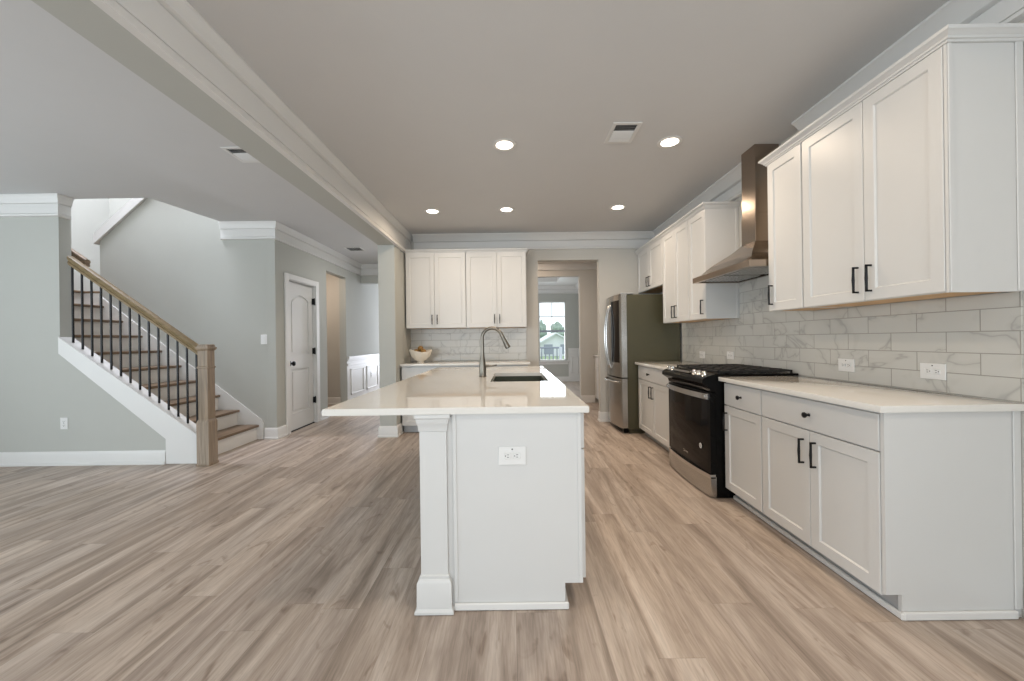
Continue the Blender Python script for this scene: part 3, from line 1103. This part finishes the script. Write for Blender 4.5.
# faucet
fa = thing('faucet', 'brushed nickel gooseneck pull down faucet standing left of the sink', 'faucet', (-.245, 3.16, .914))
fx, fy = -.245, 3.16
b = bmx(); lathe(b, [(0, 0), (.029, 0), (.030, .006), (.027, .012), (.0275, .07), (.026, .10), (.020, .14), (.0155, .18), (.0145, .20), (0, .20)], (fx, fy, .9143), (0, 0, 1), 24)
obj('base', b, 'nickel', fa)
pts = [(fx, fy, 1.10), (fx, fy, 1.215)]
rA = .080
for i in range(15):
    a = math.pi - math.pi * .89 * i / 14
    pts.append((fx + rA + rA * math.cos(a), fy, 1.230 + rA * .98 * math.sin(a)))
b = bmx(); tube(b, pts, .0135, 14)
obj('spout', b, 'nickel', fa)
pe, pd = Vector(pts[-1]), (Vector(pts[-1]) - Vector(pts[-2])).normalized()
b = bmx(); lathe(b, [(0, -.005), (.0145, -.004), (.0155, .02), (.0165, .05), (.0215, .10), (.0225, .118), (.019, .124), (0, .124)], pe, pd, 18)
obj('spray_head', b, 'nickel', fa)
b = bmx()
tube(b, [(fx + .022, fy, 1.003), (fx + .05, fy, 1.003)], .011, 12)
tube(b, [(fx + .048, fy, 1.003), (fx + .075, fy, 1.001), (fx + .115, fy, 1.008)], .006, 10, radii=[.008, .005, .0065])
obj('lever', b, 'nickel', fa)

# ------------------------------------------------------------------ range
RY0, RY1 = 2.922, 3.700
rg = thing('gas_range', 'black and stainless slide in gas range between the base cabinets', 'range', (1.8, 3.31, 0))
b = bmx()
box(b, 1.515, XR - .012, RY0, RY1, .004, .905, .003)
obj('body', b, 'benamel', rg)
b = bmx()
box(b, 1.50, XR - .012, RY0 - .006, RY1 + .006, .9145, .932, .004)
obj('cooktop', b, 'benamel', rg)
b = bmx()
prism(b, [(1.415, .868), (1.418, .895), (1.440, .912), (1.52, .937), (1.52, .80), (1.478, .80), (1.470, .830)], RY0 - .004, RY1 + .004, 'y')
cp = obj('control_panel', b, 'benamel', rg)
nx, nz = -.30, .954
for i, ky in enumerate((2.985, 3.065, 3.145, 3.565, 3.640)):
    b = bmx(); lathe(b, [(0, 0), (.024, 0), (.024, .006), (.019, .010), (.017, .030), (.013, .033), (0, .033)], (1.468, ky, .9195), (nx, 0, nz), 18)
    kb = obj('knob', b, 'chrome', cp, label='silver burner knob')
b = bmx()
box(b, 1.445, 1.495, 3.20, 3.51, .921, .9335, .003)
obj('display', b, 'bglass', cp)
b = bmx()
for q in (3.195, 3.506):
    box(b, 1.443, 1.497, q, q + .008, .920, .936)
box(b, 1.443, 1.449, 3.195, 3.514, .920, .936)
obj('display_frame', b, 'chrome', cp)


def bowed(b, xe, xm2, ya, yb, z0_, z1_, thick, nseg=14):
    """slab with a bowed front (towards -x)"""
    fr_, bk = [], []
    for i in range(nseg + 1):
        t = i / nseg
        y = ya + (yb - ya) * t
        x = xe + (xm2 - xe) * math.sin(math.pi * t) ** .75
        fr_.append((x, y))
        bk.append((x + thick, y))
    prism(b, fr_ + bk[::-1], z0_, z1_, 'z')


b = bmx(); bowed(b, 1.474, 1.462, RY0 + .002, RY1 - .002, .185, .795, .04)
od = obj('oven_door', b, 'benamel', rg)
b = bmx(); bowed(b, 1.4715, 1.4595, RY0 + .035, RY1 - .035, .205, .735, .006)
obj('oven_window', b, 'bglass', od)
b = bmx(); bowed(b, 1.455, 1.425, RY0 + .02, RY1 - .02, .742, .784, .018)
box(b, 1.440, 1.482, RY0 + .03, RY0 + .055, .748, .775, .003); box(b, 1.440, 1.482, RY1 - .055, RY1 - .03, .748, .775, .003)
obj('oven_handle', b, 'chrome', od)
b = bmx(); lathe(b, [(0, 0), (.021, 0), (.020, .0012), (0, .0014)], (1.4590, 3.05, .365), (-1, 0, 0), 24)
stk = obj('sticker', b, 'plate', od, label='round white sticker')
b = bmx(); lathe(b, [(0, 0), (.012, 0), (.012, .0006), (0, .0007)], (1.4577, 3.05, .365), (-1, 0, 0), 18)
obj('sticker_print', b, 'kick', stk)
b = bmx()
lathe(b, [(.010, 0), (.013, 0), (.013, .001), (.010, .001), (.010, 0)], (1.4585, 3.345, .250), (-1, 0, 0), 18)
for i in range(7):
    box(b, 1.4565, 1.4585, 3.265 + i * .010, 3.271 + i * .010, .244, .256)
obj('badge', b, 'chrome', od, label='small silver badge')
b = bmx(); bowed(b, 1.474, 1.452, RY0 + .002, RY1 - .002, .012, .160, .045)
dr = obj('storage_drawer', b, 'steel', rg)
b = bmx(); bowed(b, 1.470, 1.440, RY0 + .002, RY1 - .002, .148, .178, .04)
obj('drawer_pull', b, 'chrome', dr)
# burners and grates
bx_ = [(1.66, 3.06), (1.97, 3.06), (1.66, 3.56), (1.97, 3.56), (1.82, 3.31)]
for (qx, qy) in bx_:
    b = bmx(); lathe(b, [(0, .001), (.055, .001), (.055, .006), (.040, .010), (.040, .018), (.030, .021), (0, .021)], (qx, qy, .9315), (0, 0, 1), 20)
    obj('burner', b, 'iron', rg)
gw = (RY1 - RY0 - .03) / 3
for i in range(3):
    ya = RY0 + .015 + i * gw + .004
    yb = ya + gw - .008
    b = bmx()
    t = .006
    zt = .957
    for q in (ya, yb - 2 * t):
        box(b, 1.545, XR - .04, q, q + 2 * t, zt - .014, zt, .002)
    for q in (1.545, 1.82 - t, XR - .04 - 2 * t):
        box(b, q, q + 2 * t, ya, yb, zt - .014, zt, .002)
    ym = (ya + yb) / 2
    box(b, 1.545, XR - .04, ym - t, ym + t, zt - .012, zt + .002, .002)
    for q in (1.64, 1.72, 1.92, 2.02):
        box(b, q - t, q + t, ya, yb, zt - .012, zt + .002, .002)
    for q in (1.547, XR - .053):
        for w_ in (ya, yb - 2 * t):
            box(b, q, q + 2 * t, w_, w_ + 2 * t, .9325, zt - .013)
    obj('grate', b, 'iron', rg)

# ------------------------------------------------------------------ hood
hd = thing('range_hood', 'stainless pyramid chimney range hood above the gas range', 'range hood', (XR - .02, 3.21, 1.72))
HY0, HY1, HX = 2.790, 3.664, 1.70
b = bmx()
zb, zl, zt = 1.716, 1.762, 1.972
cy0, cy1, cx0 = 3.095, 3.285, 1.94
rings = []
for (xa, ya, yb, z_) in ((HX, HY0, HY1, zb), (HX, HY0, HY1, zl), (HX + .05, HY0 + .055, HY1 - .06, zl + .022), (1.80, 2.915, 3.50, zl + .085), (1.885, 3.03, 3.35, zl + .155), (cx0, cy0, cy1, zt)):
    rings.append([b.verts.new(p) for p in ((xa, ya, z_), (XR - .012, ya, z_), (XR - .012, yb, z_), (xa, yb, z_))])
for a, q in zip(rings, rings[1:]):
    for j in range(4):
        b.faces.new((a[j], a[(j + 1) % 4], q[(j + 1) % 4], q[j]))
b.faces.new(rings[-1])
# underside rim
r2 = [b.verts.new(p) for p in ((HX + .03, HY0 + .03, zb), (XR - .04, HY0 + .03, zb), (XR - .04, HY1 - .03, zb), (HX + .03, HY1 - .03, zb))]
r3 = [b.verts.new((v.co.x, v.co.y, zb + .02)) for v in r2]
for j in range(4):
    k2 = (j + 1) % 4
    b.faces.new((rings[0][j], rings[0][k2], r2[k2], r2[j]))
    b.faces.new((r2[j], r2[k2], r3[k2], r3[j]))
b.faces.new(r3)
obj('canopy', b, 'hood', hd)
b = bmx(); box(b, cx0, XR - .012, cy0, cy1, zt - .01, 2.20, .002); box(b, cx0 + .004, XR - .012, cy0 + .004, cy1 - .004, 2.19, H - .001, .002)
obj('chimney', b, 'hood', hd)
for i in range(2):
    ya = HY0 + .06 + i * .39
    b = bmx()
    box(b, HX + .06, XR - .08, ya, ya + .36, zb + .008, zb + .0195, .002)
    for k_ in range(9):
        box(b, HX + .075 + k_ * .036, HX + .095 + k_ * .036, ya + .02, ya + .34, zb + .004, zb + .010)
    obj('filter', b, 'chrome', hd)
# ------------------------------------------------------------------ refrigerator
rf = thing('refrigerator', 'stainless french door refrigerator with bottom freezer at the end of the range wall', 'refrigerator', (1.75, 5.30, 0))
QY0, QY1 = 4.932, 5.672
b = bmx()
box(b, 1.45, XR - .03, QY0, QY1, .055, 1.765, .006); box(b, 1.47, XR - .05, QY0 + .03, QY1 - .03, .003, .06)
obj('case', b, 'fridge_side', rf)


def fdoor(name, ya, yb, z0_, z1_, lab=None):
    b = bmx()
    nseg = 12
    fr_, bk = [], []
    for i in range(nseg + 1):
        t = i / nseg
        y = ya + (yb - ya) * t
        s = (y - (QY0 + QY1) / 2) / ((QY1 - QY0) / 2)
        x = 1.372 - .045 * (1 - s * s)
        if i in (0, nseg):
            x += .008
        fr_.append((x, y))
    poly = fr_ + [(1.447, yb), (1.447, ya)]
    prism(b, poly, z0_, z1_, 'z')
    return obj(name, b, 'steel', rf, label=lab)


ymid = (QY0 + QY1) / 2
dn = fdoor('door', QY0, ymid - .003, .715, 1.775)
df = fdoor('door', ymid + .003, QY1, .715, 1.775)
fz = fdoor('freezer_drawer', QY0, QY1, .075, .700)
# dark panel standing in for a reflection in the near stainless door
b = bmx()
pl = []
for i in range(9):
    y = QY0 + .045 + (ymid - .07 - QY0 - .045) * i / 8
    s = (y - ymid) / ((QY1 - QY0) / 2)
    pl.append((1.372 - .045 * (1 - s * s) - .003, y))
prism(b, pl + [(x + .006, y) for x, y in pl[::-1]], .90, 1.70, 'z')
obj('reflection_panel', b, 'bglass', dn, label='dark panel standing in for a reflection')


def arc_handle(parent, y):
    b = bmx()
    pts = []
    for i in range(17):
        t = i / 16
        z_ = .82 + (1.66 - .82) * t
        x = 1.328 - .062 * math.sin(math.pi * t) ** .6
        pts.append((x, y, z_))
    tube(b, pts, .011, 10)
    obj('handle', b, 'chrome', parent)


arc_handle(dn, ymid - .045)
arc_handle(df, ymid + .045)
b = bmx()
pts = []
for i in range(15):
    t = i / 14
    y = QY0 + .06 + (QY1 - QY0 - .12) * t
    s = (y - ymid) / ((QY1 - QY0) / 2)
    pts.append((1.372 - .045 * (1 - s * s) - .05 * math.sin(math.pi * t) ** .4, y, .650))
tube(b, pts, .013, 10)
obj('handle', b, 'chrome', fz)
for y in (QY0 + .03, QY1 - .12):
    b = bmx(); box(b, 1.39, 1.55, y, y + .09, 1.776, 1.795, .006)
    obj('hinge_cover', b, 'kick', rf)
b = bmx(); box(b, 1.40, 1.452, QY0 + .02, QY1 - .02, .012, .070, .004)
obj('base_grille', b, 'benamel', rf)

# ------------------------------------------------------------------ stairs
stc = thing('staircase', 'staircase with brown treads and white risers going up to the left', 'stairs', (-3.235, 4.49, 0))
RUN, RISE = .2415, .19
SY0, SY1 = 4.078, YS - .02
NT = 9
for k_ in range(NT):
    x = -3.235 - k_ * RUN
    b = bmx(); box(b, x - RUN - .012, x + .032, SY0, SY1, (k_ + 1) * RISE - .03, (k_ + 1) * RISE, .008, 2)
    obj('tread', b, 'tread', stc)
for k_ in range(NT + 1):
    x = -3.235 - k_ * RUN
    b = bmx(); box(b, x - .015, x, SY0, SY1, k_ * RISE + .001, (k_ + 1) * RISE - .031)
    obj('riser', b, 'trim', stc)
xl = -3.235 - NT * RUN
b = bmx(); box(b, -6.27, xl + .03, SY0, 4.92, (NT + 1) * RISE - .03, (NT + 1) * RISE, .006); box(b, -6.27, -5.21, 4.92, 6.09, (NT + 1) * RISE - .03, (NT + 1) * RISE, .006)
obj('landing', b, 'tread', stc)
b = bmx(); box(b, -6.2, -5.205, YS - .018, YS - .003, .002, 1.868)
obj('landing_fascia', b, 'trim', stc)
b = bmx()
prism(b, [(-3.155, .003), (-3.155, .20), (-3.155 - .03, .255), (-5.19, .255 + 2.005 * .787), (-5.19, .003)], YS - .016, YS - .001, 'y')
obj('skirt_board', b, 'trim', stc)
# half wall below the railing
KT0, KT1 = (-4.594, 1.285), (-3.165, .250)
b = bmx()
prism(b, [(-4.600, 1.308), (-3.158, .264), (-3.158, .003), (-3.525, .003), (-3.525, .255), (-4.600, 1.135)], YL - .012, YL - .0005, 'y')
prism(b, [(-4.593, 1.302), (-3.158, .262), (-3.158, .240), (-4.593, 1.28)], YL - .018, YL + .112, 'y')
box(b, -3.164, -3.150, YL + .0005, YL + .112, .003, .238)
struct('trim_13', b, 'trim', label='white sloping stringer board on the half wall under the railing')

# railing
rl = thing('stair_railing', 'stair railing with khaki oak handrail, black balusters and square newel post', 'railing', (-3.09, 4.0, 0))
yr = YL + .045
RA, RB = (-4.525, 2.135), (-3.115, 1.120)   # top of the rail
rs = (RB[1] - RA[1]) / (RB[0] - RA[0])
b = bmx()
sec = [(-.022, -.075), (.022, -.075), (.026, -.055), (.019, -.045), (.030, -.022), (.026, -.006), (.012, 0), (-.012, 0), (-.026, -.006), (-.030, -.022), (-.019, -.045), (-.026, -.055)]
sc_ = 1.25
A = [b.verts.new((RA[0], yr + dy * sc_, RA[1] + dz * sc_)) for dy, dz in sec]
B = [b.verts.new((RB[0], yr + dy * sc_, RB[1] + dz * sc_)) for dy, dz in sec]
for j in range(len(sec)):
    k2 = (j + 1) % len(sec)
    b.faces.new((A[j], A[k2], B[k2], B[j]))
b.faces.new(A[::-1]); b.faces.new(B)
obj('handrail', b, 'rail', rl)
for i in range(14):
    px = 73 + i * 9.46
    x = (px - 512.5) / 390 * yr + .003
    zb_ = KT0[1] + .02 + (x - KT0[0]) * (KT1[1] - KT0[1]) / (KT1[0] - KT0[0])
    zt_ = RA[1] - .085 + (x - RA[0]) * rs
    b = bmx(); box(b, x - .0068, x + .0068, yr - .0068, yr + .0068, zb_ - .002, zt_)
    obj('baluster', b, 'black', rl)
nw = (-3.085, YL - .035)
b = bmx(); sq(b, [(.048, .40), (.048, 1.16)], nw)
np_ = obj('newel_post', b, 'newel', rl)
b = bmx(); sq(b, [(.066, .002), (.066, .02), (.060, .03), (.060, .43), (.056, .445), (.0485, .46)], nw)
obj('newel_base', b, 'newel', np_)
b = bmx(); sq(b, [(.0485, .965), (.054, .970), (.054, .985), (.0485, .990)], nw)
obj('newel_collar', b, 'newel', np_)
b = bmx(); sq(b, [(.0485, 1.145), (.058, 1.155), (.062, 1.165), (.062, 1.178), (.052, 1.184), (.050, 1.202), (.046, 1.207)], nw)
obj('newel_cap', b, 'newel', np_)
# wall mounted handrail of the stairwell
wr = thing('wall_handrail', 'short end of a brown wall mounted handrail beyond the corner of the left wall', 'handrail', (-4.6, 4.16, 2.1))
b = bmx()
A = [b.verts.new((-5.15, 4.17 + dy, 2.13 + .62 * .70 + dz)) for dy, dz in sec]
B = [b.verts.new((-4.53, 4.17 + dy, 2.13 + dz)) for dy, dz in sec]
for j in range(len(sec)):
    k2 = (j + 1) % len(sec)
    b.faces.new((A[j], A[k2], B[k2], B[j]))
b.faces.new(A[::-1]); b.faces.new(B)
obj('rail', b, 'tread', wr)
b = bmx(); tube(b, [(-4.8, 4.17, 2.24), (-4.8, 4.12, 2.19), (-4.8, 4.076, 2.19)], .008, 8)
obj('bracket', b, 'black', wr)


# ------------------------------------------------------------------ outlets, switches
def outlet(name, label, f, u, v, w, h, style='duplex', group='outlets'):
    c = f(u, v, 0)
    t = thing(name, label, 'switch' if 'switch' in name else 'outlet', c, group)
    b = bmx(); mbox(b, f, u - w / 2, u + w / 2, v - h / 2, v + h / 2, .0005, .006, .002)
    obj('cover_plate', b, 'plate', t)
    hz = w > h
    if style == 'switch':
        b = bmx(); mbox(b, f, u - .016, u + .016, v - .033, v + .033, .005, .010, .002)
        obj('rocker', b, 'plate', t)
        return t
    for s in (-1, 1):
        uu, vv = (u + s * .0205, v) if hz else (u, v + s * .0205)
        b = bmx()
        a_, h_ = .0165, .0145
        mbox(b, f, uu - a_, uu + a_, vv - h_, vv + h_, .005, .0078, .003)
        rc = obj('socket', b, 'plate', t)
        b = bmx()
        if hz:
            mbox(b, f, uu - .003, uu + .006, vv + .004, vv + .0065, .0070, .0084); mbox(b, f, uu - .003, uu + .005, vv - .0065, vv - .004, .0070, .0084)
            mbox(b, f, uu - .012, uu - .0075, vv - .0022, vv + .0022, .0070, .0084)
        else:
            mbox(b, f, uu - .0065, uu - .004, vv - .003, vv + .006, .0070, .0084); mbox(b, f, uu + .004, uu + .0065, vv - .003, vv + .005, .0070, .0084)
            mbox(b, f, uu - .0022, uu + .0022, vv - .012, vv - .0075, .0070, .0084)
        obj('slots', b, 'slot', rc)
    if style == 'gfci':
        b = bmx(); mbox(b, f, u - .003, u + .003, v - .008, v + .008, .005, .009, .001)
        obj('test_button', b, 'kick', t)
    b = bmx()
    lathe(b, [(0, 0), (.0035, 0), (.003, .0012), (0, .0014)], f(u, v + (h / 2 - .012 if hz else 0), .006), Vector(f(0, 0, 1)) - Vector(f(0, 0, 0)), 10)
    obj('screw', b, 'slot', t)
    return t


fTile = fmap('-x', XR - .010)
outlet('electrical_outlet', 'white outlet on the marble tile nearest the camera, right end of the counter', fTile, 1.985, 1.022, .122, .082)
outlet('electrical_outlet', 'white outlet on the marble tile midway along the long counter', fTile, 2.50, 1.020, .120, .082, 'gfci')
outlet('electrical_outlet', 'small white outlet on the tile just above the stove grates', fTile, 3.83, 1.030, .118, .078)
outlet('electrical_outlet', 'small white outlet on the tile left of the stove, nearest the refrigerator', fTile, 4.40, 1.015, .118, .078)
outlet('electrical_outlet', 'white outlet on the end of the island', fmap('-y', 1.753), -.008, .691, .124, .083)
outlet('electrical_outlet', 'white outlet low on the wall left of the stairs', fmap('-y', YL), -4.56, .425, .075, .118)
outlet('electrical_outlet', 'small white outlet in the foyer wainscot panel', fmap('+x', XH + .006), 8.22, .52, .075, .118)
outlet('light_switch', 'white rocker light switch on the wall beside the hall door', fmap('-y', YS), -3.14, 1.26, .078, .122, 'switch', 'switches')

# ------------------------------------------------------------------ ceiling fixtures
proto = thing('recessed_light', 'lit recessed ceiling light near the camera, above the island', 'ceiling light', (-.042, 3.06, H), 'recessed ceiling lights')
b = bmx(); lathe(b, [(.066, -.001), (.094, -.001), (.094, -.004), (.086, -.007), (.066, -.005), (.066, -.001)], (-.042, 3.06, H), (0, 0, 1), 32)
obj('trim_ring', b, 'trim', proto)
b = bmx(); lathe(b, [(0, -.004), (.0665, -.004), (.0665, -.001), (0, -.001)], (-.042, 3.06, H), (0, 0, 1), 32)
obj('lens', b, 'lens', proto)
LP = [(-.042, 3.06, None), (1.25, 3.05, 'lit recessed ceiling light near the range hood, right of the vent'), (-.924, 4.60, 'lit recessed ceiling light at the far left, above the back cabinets'),
      (-.05, 4.575, 'lit recessed ceiling light in the middle of the far row'), (1.25, 4.55, 'lit recessed ceiling light in the far row nearest the refrigerator')]
LE = [8.5, 12, 8, 7, 9]
for (x, y, lab), le in zip(LP, LE):
    if lab:
        dup(proto, (x, y, H), 0, lab)
    area('recessed_lamp', (x, y, H - .012), (0, 0, 0), .14, .14, le, (1.0, .80, .60), True, 165)


def vent(label, x0, x1, ya, yb, nd=3):
    t = thing('ceiling_vent', label, 'vent', ((x0 + x1) / 2, (ya + yb) / 2, H), 'ceiling air vents')
    b = bmx()
    w = .028
    for q in ((x0, x1, ya, ya + w), (x0, x1, yb - w, yb), (x0, x0 + w, ya + w, yb - w), (x1 - w, x1, ya + w, yb - w)):
        box(b, *q, H - .008, H - .0005, .002)
    obj('frame', b, 'trim', t)
    b = bmx(); box(b, x0 + w, x1 - w, ya + w, yb - w, H - .0015, H - .0006)
    obj('backing', b, 'dark', t)
    n_ = 9
    L_ = (yb - ya - 2 * w)
    b = bmx()
    for i in range(n_):
        yc = ya + w + L_ * (i + .5) / n_
        if i < nd:
            p = [(yc + .003, H - .0055), (yc - .0005, H - .008), (yc - .001, H - .0075), (yc + .0025, H - .005)]
        else:
            e_ = .0055 if i < nd + 4 else .010
            p = [(yc - e_, H - .002), (yc + e_ * .7, H - .0115), (yc + e_ * .7 + .001, H - .011), (yc - e_ + .001, H - .0016)]
        prism(b, p, x0 + w, x1 - w, 'x')
    obj('louvers', b, 'trim', t)
    return t


vent('rectangular white vent in the kitchen ceiling between the recessed lights', .735, .945, 2.76, 3.05)
vent('white vent in the living room ceiling beside the beam', -2.255, -2.05, 3.03, 3.29)
vent('small dark vent in the hall ceiling beyond the white door', -2.71, -2.43, 6.27, 6.54, 9)

# ------------------------------------------------------------------ bowl with fruit
bc = (-1.265, 5.36, .9145)
b = bmx()


def wob(a, r, z):
    return .022 * math.sin(2 * a + .6) * max(0, (z - .07)) / .10 if z > .07 else 0


lathe(b, [(0, 0), (.046, 0), (.046, .012), (.040, .022), (.080, .042), (.122, .082), (.148, .128), (.158, .165), (.152, .168), (.140, .130), (.114, .088), (.070, .055), (0, .046)], bc, (0, 0, 1), 10, wob)
o = obj('bowl', b, 'bowl', smooth=False); recenter(o, bc)
tag(o, 'white faceted footed bowl on the back counter beside the pillar', 'bowl')
bl = [(-.055, -.03, .150, .040, 'golden brown fruit at the left front of the white bowl'), (.045, -.045, .150, .043, 'golden brown fruit at the right front of the white bowl'), (-.005, .055, .155, .045, 'golden brown fruit at the back of the white bowl'),
      (.0, -.005, .195, .040, 'golden brown fruit topmost in the white bowl')]
for dx, dy, dz, rr, lab in bl:
    b = bmx()
    prof = [(0, -rr * .92)] + [(rr * math.cos(-math.pi / 2 + math.pi * k_ / 10), rr * .95 * math.sin(-math.pi / 2 + math.pi * k_ / 10)) for k_ in range(1, 10)] + [(0, rr * .86)]
    lathe(b, prof, (bc[0] + dx, bc[1] + dy, bc[2] + dz), (random.uniform(-.3, .3), random.uniform(-.3, .3), 1), 16)
    t = obj('fruit', b, 'ball'); recenter(t, (bc[0] + dx, bc[1] + dy, bc[2] + dz))
    tag(t, lab, 'fruit', 'fruits in the bowl')

# ------------------------------------------------------------------ passage cabinet
pc = thing('base_cabinet', 'white base cabinet in the passage seen through the doorway', 'cabinet', (1.85, 6.9, 0))
fP = fmap('-x', 1.565)
b = bmx()
prism(b, [(1.565, .10), (1.565, .883), (XR - .002, .883), (XR - .002, .004), (1.63, .004), (1.63, .10)], 6.2, 7.39, 'y')
obj('body', b, 'cab', pc)
add_door(pc, fP, 6.205, 6.79, .104, .704, 6.755, .50, .656)
add_door(pc, fP, 6.795, 7.385, .104, .704, 6.83, .50, .656)
add_drawer(pc, fP, 6.205, 7.385, .711, .870)
counter('countertop', 'white countertop in the passage behind the doorway', 1.52, XR - .002, 6.19, 7.395)

# ------------------------------------------------------------------ outdoors beyond the dining room window
bm = bmx(); box(bm, -30, 40, 11.45, 90, -.62, -.5)
tag(obj('lawn', bm, 'lawn'), 'green lawn outside the dining room window', 'lawn', kind='structure')
bm = bmx(); box(bm, -3, 6, 11.33, 13.3, -.5, -.05)
tag(obj('porch', bm, 'porch'), 'grey front porch floor outside the window', 'porch', kind='structure')
pr = thing('porch_railing', 'grey porch railing outside the dining room window', 'railing', (1.5, 13.2, -.05))
for x in (-2.45, 1.62, 5.45):
    bm = bmx(); box(bm, x - .05, x + .05, 13.15, 13.25, -.05, .95, .008)
    obj('post', bm, 'siding', pr)
bm = bmx(); box(bm, -2.5, 5.5, 13.16, 13.24, .90, .96, .01); box(bm, -2.5, 5.5, 13.17, 13.23, .08, .13)
obj('rail', bm, 'porch', pr)
for i in range(16):
    x = .2 + i * .13
    bm = bmx(); box(bm, x - .018, x + .018, 13.182, 13.218, .13, .90)
    obj('baluster', bm, 'porch', pr)
hs = thing('house', 'white gabled house across the street seen through the window', 'house', (4.5, 42, -.5))
bm = bmx()
prism(bm, [(2.7, -.5), (6.3, -.5), (6.3, .75), (4.46, 1.75), (2.7, .75)], 40, 48, 'y')
obj('wall', bm, 'siding', hs)
bm = bmx()
prism(bm, [(2.4, .60), (4.46, 1.77), (6.6, .60), (6.6, .74), (4.46, 1.92), (2.4, .74)], 39.6, 48.4, 'y')
obj('roof', bm, 'siding', hs)
for x in (3.2, 4.9):
    bm = bmx(); box(bm, x, x + .9, 39.93, 39.99, -.3, .7)
    obj('window', bm, 'porch', hs)
for i in range(5):
    x = 2.4 + i * 2.35
    y = 62 + (i % 2) * 3
    hh = random.uniform(3.9, 4.9)
    t = thing('tree', ['tree outside the window in the row behind the white house'][0], 'tree', (x, y, -.5), 'trees behind the house')
    bm = bmx()
    bmesh.ops.create_icosphere(bm, subdivisions=3, radius=1.0)
    for v in bm.verts:
        n_ = v.co.normalized()
        k_ = 1 + .22 * math.sin(5 * n_.x + i) * math.sin(6 * n_.y + 2 * i) + .12 * math.sin(11 * n_.z + i)
        v.co = Vector((x + n_.x * 1.0 * k_, y + n_.y * 1.0 * k_, 2.0 + n_.z * (hh - 2.0) * k_))
    obj('crown', bm, 'leaf', t)
    bm = bmx(); tube(bm, [(x, y, -.55), (x, y, 1.2)], .22, 8, radii=[.25, .18])
    obj('trunk', bm, 'tread', t)
